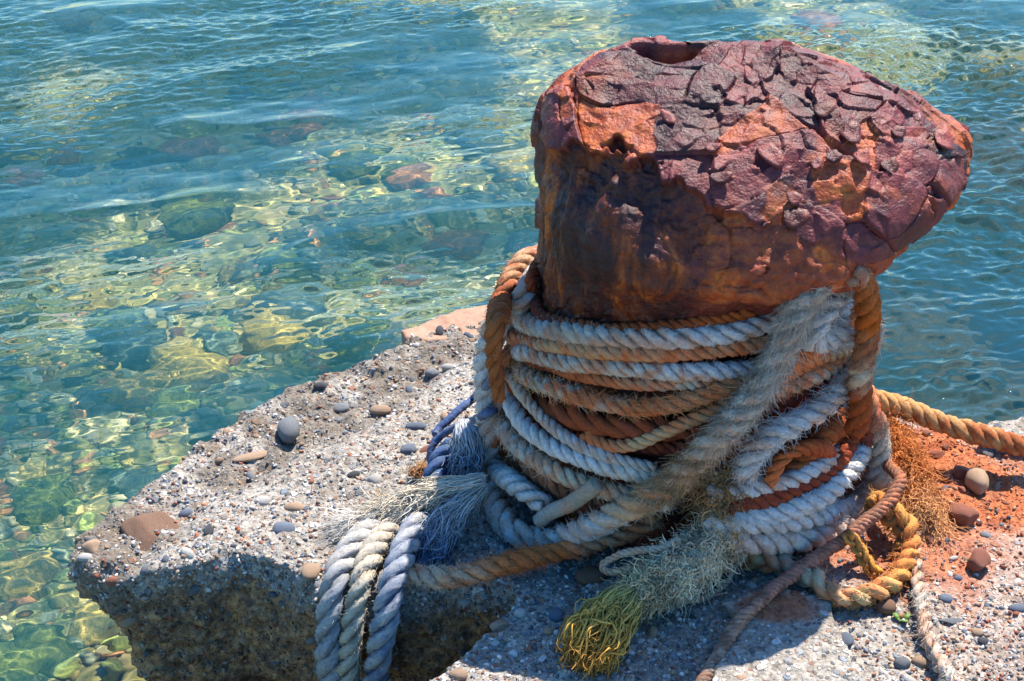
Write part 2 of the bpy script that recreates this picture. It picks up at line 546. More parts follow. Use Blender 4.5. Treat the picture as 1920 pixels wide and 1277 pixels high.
# ------------------------------------------------------------------ the concrete quay
def pz(px, py): return tuple(on_z(px, py, 0.0)[:2])
rim = [pz(*q) for q in [(200, 1055), (158, 1020), (146, 990), (166, 955), (232, 895), (330, 825), (430, 755), (520, 705), (610, 668), (700, 630), (760, 603), (840, 580), (925, 563)]]
rim += [(-.20, .50), (-.08, .50), (.06, .46), (.18, .37), (.27, .29)]
rim += [pz(*q) for q in [(1655, 738), (1705, 756), (1760, 785), (1800, 800), (1850, 806), (1925, 800)]]
rim += [(.75, .13), (1.1, .16), (1.7, .15), (1.7, -1.9), (-.75, -1.9), (-.55, -1.0), (-.40, -.62)]
rim += [pz(*q) for q in [(800, 1277), (870, 1215), (925, 1165), (968, 1112), (950, 1092), (880, 1086), (760, 1094), (690, 1098), (601, 1092), (500, 1052), (440, 1032), (316, 1050)]]

def extrude_poly(name, ring, z0, z1):
    n = len(ring)
    V = [(x, y, z1) for x, y in ring] + [(x, y, z0) for x, y in ring]
    Fp = [tuple(range(n)), tuple(range(2 * n - 1, n - 1, -1))]
    Fp += [(i, n + i, n + (i + 1) % n, (i + 1) % n) for i in range(n)]
    me = bpy.data.meshes.new(name); me.from_pydata(V, [], Fp); me.update()
    import bmesh
    bm = bmesh.new(); bm.from_mesh(me)
    bmesh.ops.recalc_face_normals(bm, faces=bm.faces)
    bm.to_mesh(me); bm.free()
    o = bpy.data.objects.new(name, me); COL.objects.link(o)
    return o

def remeshed(o, voxel, it=6):
    """vertices, quads and normals of the solid after an even remesh; the source object is removed"""
    m = o.modifiers.new('r', 'REMESH'); m.mode = 'VOXEL'; m.voxel_size = voxel
    s = o.modifiers.new('s', 'SMOOTH'); s.iterations = it; s.factor = 0.5
    dg = bpy.context.evaluated_depsgraph_get()
    me = o.evaluated_get(dg).to_mesh()
    n = len(me.vertices)
    V = np.empty(n * 3, np.float32); me.vertices.foreach_get('co', V)
    N = np.empty(n * 3, np.float32); me.vertices.foreach_get('normal', N)
    Fl = np.empty(len(me.polygons) * 4, np.int32); me.polygons.foreach_get('vertices', Fl)
    o.evaluated_get(dg).to_mesh_clear()
    d = o.data
    bpy.data.objects.remove(o); bpy.data.meshes.remove(d)
    return V.reshape(-1, 3).astype(np.float64), Fl.reshape(-1, 4), N.reshape(-1, 3).astype(np.float64)

V, Fq, N = remeshed(extrude_poly('quay_block', rim, -0.95, 0.0), 0.0052, 48)
topm = sstep(.3, .8, N[:, 2])
edge = 1 - topm
# the free face leans inwards under the edge
fmask = sstep(0.15, -0.05, V[:, 1]) * sstep(-.20, -.32, V[:, 0]) * sstep(-.75, -.55, V[:, 1])
dz = np.clip(-V[:, 2], 0, .5)
V[:, 1] += fmask * 0.03 * dz
V[:, 0] += sstep(-.55, -.78, V[:, 0]) * 0.28 * np.clip(dz - .06, 0, 1)
big = fbm(V * 5, 4, 201)
med = fbm(V * 17, 4, 202)
fine = fbm(V * 55, 3, 203)
pf1, pf2, prid, _o = voro(V * 42 + 0.25 * np.stack([med, fine, med], 1), 205)
peb = sstep(.50, .15, pf1) * (prid > .5) * prid
qf1, qf2, qrid, _o = voro(V * 95, 208)
peb2 = sstep(.55, .2, qf1) * (qrid > .45)
rimrough = 0.3 + 0.7 * edge
nearrim = sstep(.012, .0, np.abs(V[:, 2] + .004)) * sstep(.99, .80, N[:, 2])
V += N * (0.030 * big * edge + 0.008 * big * topm + (0.014 * med) * rimrough + 0.0048 * fine + 0.0085 * peb * rimrough + 0.0030 * peb2 * (1 + edge))[:, None]
# worn shoulder at the water side of the top: dirty, gritty, lower
lowb = sstep(.0, 1., (V[:, 1] - (-.12 + 1.15 * (V[:, 0] + .77) - .19) + .07 * big) / .10) * sstep(.05, -.05, V[:, 0])
near0 = sstep(-.12, -.03, V[:, 2])
V[:, 2] -= (0.022 * lowb + .014 * lowb * fbm(V * 34, 3, 211)) * near0
rc = np.array([.345, .0]); dd = np.sqrt(((V[:, 0] - rc[0]) / .19) ** 2 + ((V[:, 1] - rc[1]) / .21) ** 2) + .45 * fbm(V * 14, 4, 215)
rust = sstep(1.25, .45, dd) * .97
dd2 = np.sqrt(((V[:, 0] - .27) / .16) ** 2 + ((V[:, 1] + .16) / .12) ** 2) + .5 * fbm(V * 18, 4, 217)
rust = np.maximum(rust, sstep(1.15, .3, dd2) * .8)
rust = np.maximum(rust, .20 * sstep(.0, .35, V[:, 0] - .12))
algae = np.clip(sstep(-.030, -.060, V[:, 2] + .024 * lowb + .02 * fbm(V * 20, 3, 221)) * .97, 0, 1)
dirt = np.clip(.95 * lowb * sstep(-.50, .12, fbm(V * 24, 4, 222)) * near0 + .35 * sstep(.1, .4, fbm(V * 8, 4, 226)) * near0, 0, 1)
V[:, 2] += rust * 0.006 * fbm(V * 40, 3, 224) * topm
QUAY = tag(mesh_np('quay_ground', V, Fq, M_CONC, None, {'rust': rust, 'algae': algae, 'dirt': dirt}), kind='structure')
bpy.context.view_layer.update()
_bv = BVHTree.FromPolygons([tuple(v) for v in V.tolist()], [tuple(f) for f in Fq.tolist()], all_triangles=False)

def ground_hit(x, y):
    r = _bv.ray_cast(Vector((x, y, 0.5)), Vector((0, 0, -1)))
    return (r[0], r[1]) if r[0] is not None else (None, None)
def sight_hit(px, py):
    r = _bv.ray_cast(Vector(CAM), Vector(ray(px, py)))
    return (r[0], r[1]) if r[0] is not None else (None, None)
# ------------------------------------------------------------------ ropes
WHITE, PALE, TAN, BROWN, DRED = (.58, .56, .53), (.50, .42, .325), (.52, .235, .105), (.28, .082, .028), (.21, .052, .027)
ORANGE, BLUE, NAVY, GREY, YEL, OLIVE = (.54, .185, .065), (.08, .15, .33), (.045, .080, .19), (.36, .335, .30), (.52, .32, .09), (.36, .30, .12)

def catmull(P, step):
    P = np.asarray(P, float)
    Q = np.vstack([2 * P[0] - P[1], P, 2 * P[-1] - P[-2]])
    out = []
    for i in range(len(P) - 1):
        p0, p1, p2, p3 = Q[i:i + 4]
        t = np.linspace(0, 1, 24, endpoint=False)[:, None]
        out.append(0.5 * (2 * p1 + (p2 - p0) * t + (2 * p0 - 5 * p1 + 4 * p2 - p3) * t**2 + (3 * p1 - p0 - 3 * p2 + p3) * t**3))
    out.append(P[-1:])
    C = np.vstack(out)
    for _ in range(10):
        C[1:-1] = .25 * C[:-2] + .5 * C[1:-1] + .25 * C[2:]
    L = np.concatenate([[0], np.cumsum(np.linalg.norm(np.diff(C, axis=0), axis=1))])
    n = max(8, int(L[-1] / step) + 1)
    s = np.linspace(0, L[-1], n)
    return np.stack([np.interp(s, L, C[:, k]) for k in range(3)], 1), s

def frames(C):
    T = norm(np.gradient(C, axis=0))
    N = np.zeros_like(C)
    v = np.array([0, 0, 1.0])
    if abs(T[0] @ v) > .9: v = np.array([1.0, 0, 0])
    v = v - T[0] * (v @ T[0]); v /= np.linalg.norm(v)
    for i in range(len(C)):
        v = v - T[i] * (v @ T[i]); v = v / np.linalg.norm(v)
        N[i] = v
    return T, N, np.cross(T, N)

def place(pts, dr):
    out = []
    for q in pts:
        if len(q) == 2: out.append(on_post(q[0], q[1], dr))
        elif q[2] == 'c': out.append(on_post(q[0], q[1], q[3]))
        elif q[2] == 'g': out.append(on_z(q[0], q[1], q[3]))
        elif q[2] == 'y': out.append(on_y(q[0], q[1], q[3]))
        elif q[2] == 's':
            h, _n = sight_hit(q[0], q[1]); out.append(np.array(h) - ray(q[0], q[1]) * q[3] * 1.2)
        elif q[2] == 'w': out.append(np.array(q[3]))
        if out[-1][2] < 0.006 and len(q) == 2: out[-1] = on_z(q[0], q[1], 0.012)
    return out

def behind(p, q, dr, drop=0.0, deg=100):
    """carry a turn on round the hidden back of the post, starting at p and coming from q"""
    a, b = RX + dr, RY + dr
    th0 = math.atan2((p[1] - CY) / b, (p[0] - CX) / a)
    sgn = -1 if p[0] < CX else 1          # left end turns clockwise to the back, right end anticlockwise
    res = []
    for k in range(1, 5):
        th = th0 + sgn * math.radians(deg) * k / 4
        res.append(np.array([CX + a * math.cos(th), CY + b * math.sin(th), p[2] - drop * k / 4]))
    return res

def tube(C, rad, nr, twist=None):
    """vertices of a tube of radius rad (M, nr) round the line C"""
    T, N, B = frames(C)
    ph = np.linspace(0, 2 * PI, nr, endpoint=False)[None]
    if twist is not None: ph = ph + twist[:, None]
    return C[:, None] + rad[..., None] * (np.cos(ph)[..., None] * N[:, None] + np.sin(ph)[..., None] * B[:, None])

def caps(nu, nr, base):
    fs = []
    for r0, flip in ((base, True), (base + (nu - 1) * nr, False)):
        for i in range(1, nr // 2):
            q = [r0 + i - 1, r0 + i, r0 + nr - 1 - i, r0 + nr - i]
            fs.append(q[::-1] if flip else q)
    return np.array(fs)

def colours(s, pts, cols, mixc, amt, seed, n_scale=30, unit=False):
    t = s if unit else s / max(s[-1], 1e-6)
    ts = [c[0] for c in cols]
    base = np.stack([np.interp(t, ts, [c[1][k] for c in cols]) for k in range(3)], 1)
    f = np.clip(sstep(-.10, .22, fbm(pts * n_scale * .5, 3, seed) * .6 + .75 * fbm(pts * n_scale * 2.6, 3, seed + 2)) * amt * 1.7, 0, .94)[:, None]
    v = 1 + .16 * fbm(pts * 90, 2, seed + 5)[:, None]
    c = (base * (1 - f) + np.array(mixc) * f) * v
    wr = np.clip((c[:, 0] / np.maximum(c[:, 2], .004) - 1.5) / 4, 0, 1)          # the dye of old manila is redder than straw
    c = c * np.stack([1 + .06 * wr, 1 - .12 * wr, 1 - .0 * wr], 1)
    lum = c @ np.array([.35, .5, .15])
    warm = np.clip((c[:, 0] - c[:, 2]) / np.maximum(lum, .01) * .6, 0, 1)
    return np.clip(lum[:, None] + (c - lum[:, None]) * (1 + .10 * warm[:, None]), .006, .9)

def hairs(name, roots, dirs, L, w, col, parent, seg=3, curl=.35, grav=.10, seed=1, floor=None):
    r = np.random.default_rng(seed)
    n = len(roots)
    if n == 0: return None
    pts = [roots]; d = norm(dirs)
    axs = norm(r.normal(size=(n, 3))); angs = .55 + .9 * r.random((n, 1))
    bias = norm(r.normal(size=(n, 3))) * curl * .5
    for k in range(seg):
        if curl >= .8:                                     # crimped: the fibre winds round an axis of its own
            ca_, sa_ = np.cos(angs), np.sin(angs)
            d = d * ca_ + np.cross(axs, d) * sa_ + axs * (axs * d).sum(1, keepdims=True) * (1 - ca_)
            d = norm(d + .25 * norm(r.normal(size=(n, 3))) + np.array([0, 0, -grav]))
        else:
            d = norm(d + bias + curl * .6 * norm(r.normal(size=(n, 3))) + np.array([0, 0, -grav]))
        pts.append(pts[-1] + d * (L / seg)[:, None])
    C = np.stack(pts, 1)
    if floor is not None: C[..., 2] = np.maximum(C[..., 2], floor + .004 * r.random(C.shape[:2]))
    a = norm(np.cross(dirs, r.normal(size=(n, 3)))); b = norm(np.cross(dirs, a))
    ph = np.array([0, 2 * PI / 3, 4 * PI / 3])
    ring = np.cos(ph)[None, :, None] * a[:, None] + np.sin(ph)[None, :, None] * b[:, None]
    tap = np.linspace(1, .35, seg + 1)
    Vv = C[:, :, None] + ring[:, None] * (w[:, None] * tap[None])[..., None, None]
    Vv = Vv.reshape(-1, 3)
    pat = grid_faces(seg + 1, 3, True)
    Ff = (pat[None] + (np.arange(n) * (seg + 1) * 3)[:, None, None]).reshape(-1, 4)
    cc = np.repeat(col, (seg + 1) * 3, 0)
    return mesh_np(name, Vv, Ff, M_FIB, parent, {'Col': cc})

ROPE_SEED = [100]
def rope(name, label, pts, r, dr=None, cols=((0, WHITE),), stain=TAN, amt=.35, fuzz=900, flen=.006, group=None, kind='laid',
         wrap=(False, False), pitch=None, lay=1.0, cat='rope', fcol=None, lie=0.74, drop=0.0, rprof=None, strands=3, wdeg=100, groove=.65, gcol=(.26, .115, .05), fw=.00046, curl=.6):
    ROPE_SEED[0] += 10
    sd_ = ROPE_SEED[0]
    rg = np.random.default_rng(sd_)
    dr = r + .002 if dr is None else dr
    r = r * .94
    P3 = place(pts, dr)
    va_, vb_ = np.array(P3[0]), np.array(P3[-1])
    if wrap[0]: P3 = behind(P3[0], P3[1], dr, drop, wdeg)[::-1] + P3
    if wrap[1]: P3 = P3 + behind(P3[-1], P3[-2], dr, drop, wdeg)
    C, s = catmull(P3, max(.0018, r * .22))
    C = C + .0020 * np.stack([fbm(C * 25, 2, sd_ + k) for k in (1, 2, 3)], 1)
    T, N, B = frames(C)
    M = len(C)
    pitch = pitch or 4.5 * r
    rp = 1 + .09 * vnoise(np.stack([s * 22, s * 0, s * 0], 1), sd_ + 8)
    if rprof is not None: rp = rp * np.interp(s / s[-1], [q[0] for q in rprof], [q[1] for q in rprof])
    Vs, Fs, Ns, Ts, base = [], [], [], [], 0
    if kind == 'smooth':
        nr = 20
        ph = np.linspace(0, 2 * PI, nr, endpoint=False)[None]
        rad = (r * rp)[:, None] * (1 + .05 * np.cos(2 * PI * s[:, None] / (r * .55) + 2 * ph) + .05 * vnoise(np.stack([np.repeat(s[:, None] * 60, nr, 1), np.repeat(ph, M, 0) * 1.2, np.zeros((M, nr))], -1).reshape(-1, 3), sd_).reshape(M, nr))
        Vt = tube(C, rad, nr)
        Vs.append(Vt.reshape(-1, 3)); Fs.append(np.vstack([grid_faces(M, nr, True), caps(M, nr, 0)])); Ns.append(norm(Vt - C[:, None]).reshape(-1, 3)); Ts.append(np.repeat(T, nr, 0))
    else:
        nr = 24
        for k in range(strands):
            w0 = 2 * PI * (s / pitch + .14 * vnoise(np.stack([s * 9, s * 0, s * 0], 1), sd_ + 6)) * lay + 2 * PI * k / strands
            if kind == 'laid':
                o1, o2, rs = .50 * r * np.cos(w0), .50 * r * np.sin(w0), .53 * r
                if strands == 4: rs = .46 * r
            else:                                           # a plait: strands swing across and over each other
                o1, o2, rs = .72 * r * np.cos(w0), .34 * r * np.sin(2 * w0), .44 * r
            S = C + (o1 * rp)[:, None] * N + (o2 * rp)[:, None] * B
            Tk, Nk, Bk = frames(S)
            ph = np.linspace(0, 2 * PI, nr, endpoint=False)[None]
            yarn = -lay * 2 * PI * s / (pitch * .55)
            rad = rs * rp[:, None] * (1 + .105 * np.cos(6 * (ph + yarn[:, None])) + .10 * vnoise(np.stack([np.repeat(s[:, None] / r * .8, nr, 1), np.repeat(ph, M, 0) * 1.5, np.full((M, nr), k * 9.)], -1).reshape(-1, 3), sd_).reshape(M, nr))
            Vt = S[:, None] + rad[..., None] * (np.cos(ph)[..., None] * Nk[:, None] + np.sin(ph)[..., None] * Bk[:, None])
            Vs.append(Vt.reshape(-1, 3)); Fs.append(np.vstack([grid_faces(M, nr, True) + base, caps(M, nr, base)])); base += M * nr
            Ns.append(norm(Vt - S[:, None]).reshape(-1, 3)); Ts.append(np.repeat(Tk, nr, 0))
    Vv, Ff, Nv, Tv = np.vstack(Vs), np.vstack(Fs), np.vstack(Ns), np.vstack(Ts)
    nrr = len(Vs[0]) // M
    sv = np.tile(np.repeat(s, nrr), len(Vs))
    sa_ = s[np.argmin(((C - va_) ** 2).sum(1))]; sb_ = s[np.argmin(((C - vb_) ** 2).sum(1))]
    tv = np.clip((sv - sa_) / max(sb_ - sa_, 1e-4), 0, 1)
    cc = colours(np.append(tv, 1.0)[:-1], Vv, cols, stain, amt, sd_ + 50, 30, True)
    if kind != 'smooth' and groove:                        # lay grooves darkened to gcol, rust brown unless set otherwise
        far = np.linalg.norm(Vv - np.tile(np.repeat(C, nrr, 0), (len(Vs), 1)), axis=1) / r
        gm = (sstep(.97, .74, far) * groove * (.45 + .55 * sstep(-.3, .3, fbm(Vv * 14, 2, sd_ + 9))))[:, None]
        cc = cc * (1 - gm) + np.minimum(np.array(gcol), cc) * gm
    cc = np.clip(cc, .004, .9)
    Vv = Vv + Nv * (.0007 * vnoise(Vv * 420, sd_ + 11) + .0005 * min(fuzz, 3000) / 1500 * vnoise(Vv * 700, sd_ + 12))[:, None]
    org = C[len(C) // 2]
    o = mesh_np(name, Vv - org, Ff, M_ROPE, None, {'Col': cc})
    o.location = org
    tag(o, label, cat, group)
    if fuzz:
        out = ((Vv - np.tile(np.repeat(C, nrr, 0), (len(Vs), 1))) * Nv).sum(1) > .35 * r
        idx = np.where(out)[0]
        idx = idx[vnoise(Vv[idx] * 38, sd_ + 21) > -.25 + .5 * rg.random(len(idx)) - .25]
        n = int(2.6 * fuzz * s[-1])
        pick = rg.choice(idx, n)
        sg = np.where(rg.random(n) < .7, 1, -1)[:, None]
        d = Nv[pick] * (1 - lie) + Tv[pick] * sg * lie * 1.2 + .45 * rg.normal(size=(n, 3)) * .6
        Lh = 1.25 * flen * (.35 + 1.1 * rg.random(n) ** 1.6)
        hc_ = cc[pick] * (1.0 + .28 * (rg.random((n, 1)) - .35))
        if fcol is not None:
            m = (rg.random((n, 1)) < .5); hc_ = np.where(m, np.array(fcol) * (.8 + .4 * rg.random((n, 1))), hc_)
        hairs('fibre_fringe', Vv[pick] - org - Nv[pick] * .0006, d, Lh, fw * (.6 + .8 * rg.random(n)), np.clip(hc_, .004, .9), o, seed=sd_ + 3, grav=.06, curl=curl)
    return o

# colours along a rope: (share of its length, colour)
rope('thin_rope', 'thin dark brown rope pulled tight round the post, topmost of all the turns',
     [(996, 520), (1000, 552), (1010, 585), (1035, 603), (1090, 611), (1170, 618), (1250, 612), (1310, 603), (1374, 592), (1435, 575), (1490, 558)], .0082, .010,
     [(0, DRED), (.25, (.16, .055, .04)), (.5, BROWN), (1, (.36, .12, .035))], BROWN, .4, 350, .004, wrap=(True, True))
rope('thick_rope', 'thick chalky white rope forming the uppermost fat turn, just below the thin brown one',
     [(986, 548), (976, 568), (974, 588), (992, 606), (1042, 622), (1100, 629), (1158, 634), (1225, 636), (1288, 634), (1345, 627), (1395, 617), (1473, 598), (1530, 580), (1575, 560)], .0135, .017,
     [(0, WHITE), (.3, PALE), (.5, WHITE), (1, (.55, .52, .5))], TAN, .35, 2600, .006, wrap=(True, True))
rope('laid_rope', 'tan rope turn with orange-brown grooves, lying directly under the uppermost white turn',
     [(957, 628), (985, 637), (1029, 646), (1115, 657), (1180, 662), (1244, 664), (1300, 661), (1352, 656), (1438, 644), (1500, 630), (1560, 612)], .0098, .022,
     [(0, PALE), (.25, (.55, .33, .16)), (.6, TAN), (1, (.55, .35, .17))], ORANGE, .5, 1100, .005, wrap=(True, True))
rope('laid_rope', 'white rope turn flecked with tan, third white-and-tan band below the bollard head',
     [(975, 652), (1000, 664), (1072, 680), (1140, 688), (1201, 693), (1260, 696), (1309, 697), (1370, 696), (1430, 692), (1500, 680)], .0120, .024,
     [(0, WHITE), (.4, PALE), (.7, WHITE), (1, WHITE)], TAN, .45, 2000, .005, wrap=(True, True))
rope('laid_rope', 'reddish tan slim rope turn squeezed beneath the third band and fading pale in its middle',
     [(992, 668), (1015, 682), (1072, 699), (1115, 709), (1158, 716), (1215, 720), (1266, 721), (1310, 719), (1352, 716), (1420, 705)], .0088, .020,
     [(0, DRED), (.3, BROWN), (.5, TAN), (.75, PALE), (1, TAN)], ORANGE, .4, 500, .005, wrap=(True, True))
rope('shaggy_rope', 'orange-tipped shaggy rope turn sagging across the middle of the coils with loose wisps below',
     [(955, 672), (968, 690), (986, 704), (1020, 720), (1051, 731), (1115, 751), (1160, 760), (1201, 764), (1250, 759), (1288, 750), (1340, 734), (1380, 718), (1440, 703)], .0120, .030,
     [(0, TAN), (.3, PALE), (.45, PALE), (.6, TAN), (1, (.50, .24, .10))], ORANGE, .55, 3200, .010, wrap=(True, True), fcol=(.6, .33, .14))
rope('dark_rope', 'fat dark red-brown rope deep inside the coils, half hidden behind the sagging shaggy turn',
     [(968, 712), (990, 735), (1030, 764), (1080, 782), (1137, 796), (1190, 804), (1245, 806), (1300, 798), (1350, 784), (1410, 765)], .0170, .020,
     [(0, BROWN), (.5, (.26, .085, .042)), (1, DRED)], BROWN, .4, 120, .004, wrap=(True, True), pitch=.085)
rope('dark_rope', 'narrow maroon rope showing in the dark gap under the fat red-brown rope',
     [(1000, 752), (1030, 790), (1060, 812), (1100, 826), (1150, 834), (1220, 840), (1300, 835), (1380, 815)], .0090, .012,
     [(0, DRED), (1, (.17, .05, .03))], BROWN, .3, 100, .004, wrap=(True, True))
rope('slim_rope', 'slim smooth tan rope rising in a curve across the dark gap',
     [(1098, 812), (1108, 824), (1132, 834), (1165, 834), (1201, 828), (1245, 812), (1288, 793), (1335, 773), (1378, 752), (1420, 728), (1480, 700)], .0088, .034,
     [(0, ORANGE), (.25, (.55, .36, .18)), (.6, (.5, .30, .14)), (1, TAN)], ORANGE, .35, 120, .004, wrap=(False, True))
rope('slim_rope', 'slim grey-blue rope with neat rounded twists, sweeping down from the vertical rope',
     [(950, 690), (962, 712), (978, 738), (1000, 764), (1022, 788), (1048, 810), (1075, 828), (1105, 843), (1140, 856), (1185, 868), (1230, 878)], .0082, .040,
     [(0, TAN), (.3, PALE), (.6, (.52, .50, .47)), (1, PALE)], TAN, .3, 120, .003, wrap=(True, False), pitch=.036)
rope('laid_rope', 'pale blue-white rope with deep regular twists, sweeping below the slim one to the shaggy diagonal',
     [(944, 712), (954, 745), (966, 772), (980, 796), (1004, 816), (1029, 832), (1060, 848), (1094, 862), (1126, 872), (1158, 881), (1200, 889), (1244, 896), (1290, 905)], .0118, .042,
     [(0, WHITE), (.6, WHITE), (1, (.6, .47, .30))], PALE, .3, 900, .004, wrap=(True, False))
rope('shaggy_rope', 'ragged white rope turn with curling pale wisps, lowest sweeping turn beside the big loop',
     [(934, 744), (940, 782), (950, 806), (966, 830), (990, 850), (1020, 870), (1055, 890), (1094, 906), (1126, 916), (1158, 925), (1201, 934), (1250, 942)], .0122, .050,
     [(0, WHITE), (.5, PALE), (.75, (.55, .42, .26)), (1, WHITE)], TAN, .4, 3000, .010, wrap=(True, False), fcol=PALE)
BIG = rope('looped_rope', 'long white rope looping low in front of the coils and rising as a shaggy diagonal',
     [(945, 568, 'c', .045), (932, 600, 'c', .05), (921, 636, 'c', .058), (914, 672), (911, 720), (912, 770), (916, 830), (919, 880), (926, 930), (940, 968), (968, 1000), (1009, 1013), (1045, 1010), (1077, 1001), (1145, 971), (1205, 938), (1253, 908),
      (1285, 880), (1309, 858), (1340, 825), (1368, 798), (1395, 768), (1419, 735), (1440, 702), (1460, 668), (1475, 636), (1486, 605), (1504, 568), (1537, 530)],   .0168, .066,
     [(0, PALE), (.1, WHITE), (.55, WHITE), (.60, (.55, .38, .22)), (.66, (.48, .23, .09)), (.74, PALE), (.85, (.52, .46, .38)), (1, PALE)], TAN, .30, 3600, .0065, wrap=(False, False), fcol=WHITE)
# the shaggy upper half of the same rope carries long fibres of its own
def shag(parent, label, pts, r, dr, n, flen, cols, seed, name='long_fringe', lie=.8, grav=.2, curl=.35, w=.0005, place_pts=None, seg=4, spread=.6, down=0., fwd=.75):
    C, s = catmull(place(pts, dr) if place_pts is None else place_pts, .002)
    T, N, B = frames(C)
    rg = np.random.default_rng(seed)
    i = rg.integers(0, len(C), n); ph = rg.random(n) * 2 * PI
    rad = np.cos(ph)[:, None] * N[i] + np.sin(ph)[:, None] * B[i]
    rr = r if np.isscalar(r) else np.interp(s / s[-1], [q[0] for q in r], [q[1] for q in r])[i][:, None]
    roots = C[i] + rad * rr * .92
    sg = np.where(rg.random(n) < fwd, 1, -1)[:, None]
    d = rad * (1 - lie) + T[i] * sg * lie + rg.normal(size=(n, 3)) * spread * .5 + np.array([0, 0, -down])
    t = (s / s[-1])[i]
    cc = np.stack([np.interp(t, [c[0] for c in cols], [c[1][k] for c in cols]) for k in range(3)], 1) * (.75 + .5 * rg.random((n, 1))) * (.82 + .45 * vnoise(roots * 55, seed + 7)[:, None])
    org = np.array(parent.location)
    o = hairs(name, roots - org, d, flen * (.3 + rg.random(n)), w * (.6 + .8 * rg.random(n)), np.clip(cc, .004, .9), parent, seg=seg, curl=curl, grav=grav, seed=seed, floor=(None if place_pts is None else .004 - org[2]))
    return o
shag(BIG, None, [(1205, 938), (1253, 908), (1285, 880), (1309, 858), (1340, 825), (1368, 798), (1395, 768), (1419, 735), (1440, 702), (1460, 668), (1475, 636), (1486, 605), (1504, 568), (1537, 530)][::-1],
     .0158, .066, 7000, .022, [(1, (.5, .36, .2)), (.75, (.5, .27, .12)), (.55, PALE), (.25, (.50, .44, .36)), (0, PALE)][::-1], 501, w=.00042, curl=.6, lie=.86, spread=.5)
rope('brown_rope', 'tapering brown rope end hanging beside the post over the start of the white loop',
     [(0, 0, 'w', (-.06, .175, .235)), (0, 0, 'w', (-.13, .160, .265)), (1000, 482, 'y', .10), (982, 492, 'y', .075), (964, 510, 'y', .05), (950, 535, 'y', .02), (938, 568, 'y', -.005), (931, 600, 'c', .080), (927, 636), (927, 672), (932, 710), (936, 752)], .0145, .090,
     [(0, WHITE), (.25, PALE), (.42, (.46, .30, .17)), (.65, (.34, .145, .05)), (1, (.32, .115, .04))], BROWN, .4, 1800, .006, rprof=[(0, 1), (.75, 1), (1, .55)])
rope('shaggy_rope', 'tousled white rope bunched under the rim of the head beside the brown hanging rope',
     [(1605, 515), (1588, 532), (1570, 556), (1548, 580), (1530, 606), (1522, 628), (1530, 640), (1560, 630), (1580, 612)], .0155, .048,
     [(0, PALE), (.5, WHITE), (1, (.5, .46, .42))], PALE, .3, 4200, .011, fcol=WHITE)
rope('shaggy_rope', 'orange-brown shaggy rope hanging straight down under the head, seen against the water',
     [(1596, 512), (1610, 514), (1622, 532), (1627, 562), (1628, 600), (1625, 634), (1619, 668), (1615, 700), (1613, 735), (1610, 772), (1606, 806)], .0150, .082,
     [(0, PALE), (.10, (.38, .17, .06)), (.40, (.40, .12, .025)), (.52, (.42, .26, .13)), (.66, (.58, .48, .34)), (.78, (.34, .10, .03)), (1, BROWN)], BROWN, .35, 3600, .007)
rope('laid_rope', 'short white rope turn tucked behind the shaggy diagonal, directly above the golden tan turn',
     [(1440, 668), (1480, 656), (1520, 640), (1556, 622), (1590, 600)], .0110, .030, [(0, WHITE), (1, WHITE)], PALE, .3, 1200, .005, wrap=(True, True))
rope('laid_rope', 'golden tan rope turn with square-looking twists, between the diagonal and the hanging brown rope',
     [(1450, 684), (1500, 676), (1540, 668), (1575, 657), (1600, 642)], .0105, .040, [(0, ORANGE), (.5, (.58, .38, .18)), (1, PALE)], ORANGE, .35, 700, .004, wrap=(True, True))
rope('laid_rope', 'pale worn rope turn passing below the golden tan one behind the diagonal',
     [(1420, 738), (1470, 726), (1520, 708), (1556, 688), (1590, 664)], .0115, .036, [(0, TAN), (.5, PALE), (1, PALE)], ORANGE, .4, 2600, .008, wrap=(True, True))
rope('shaggy_rope', 'white rope slanting from the hanging brown rope to the knot, lower half all fluff',
     [(1634, 624), (1622, 660), (1606, 694), (1580, 728), (1548, 757), (1516, 778), (1484, 796), (1455, 812), (1430, 832), (1408, 860), (1392, 892)], .0150, .058,
     [(0, PALE), (.3, (.52, .42, .27)), (.5, WHITE), (1, WHITE)], TAN, .3, 3800, .012, wrap=(True, False), fcol=WHITE)
rope('dark_rope', 'dark maroon rope glimpsed in the black hollow behind the slanting white rope',
     [(1380, 832), (1440, 800), (1490, 772), (1540, 745), (1580, 715)], .0120, .016, [(0, DRED), (1, (.14, .045, .03))], BROWN, .3, 100, .004, wrap=(True, True))
rope('dark_rope', 'rusty red rope bight poking out beside the fluffed white rope',
     [(1440, 905), (1452, 880), (1464, 862), (1484, 846), (1510, 838), (1535, 840), (1556, 850)], .0100, .052, [(0, ORANGE), (.4, (.40, .12, .04)), (1, (.34, .08, .04))], ORANGE, .3, 250, .004)
rope('frayed_rope', 'rust-stained tangle of rope fibre caught between the red bight and the hanging brown rope',
     [(1600, 770), (1580, 790), (1560, 808), (1535, 828), (1500, 865), (1470, 890)], .0140, .040, [(0, (.36, .14, .05)), (1, (.42, .17, .06))], BROWN, .4, 2600, .010)
rope('laid_rope', 'pale tan rope turn low on the pile, directly above the dark maroon turn',
     [(1628, 742), (1618, 776), (1604, 808), (1582, 840), (1550, 868), (1510, 888), (1470, 904), (1430, 914), (1385, 920), (1330, 926)], .0128, .052,
     [(0, TAN), (.3, PALE), (.6, WHITE), (1, WHITE)], TAN, .35, 1500, .004, wrap=(True, False))
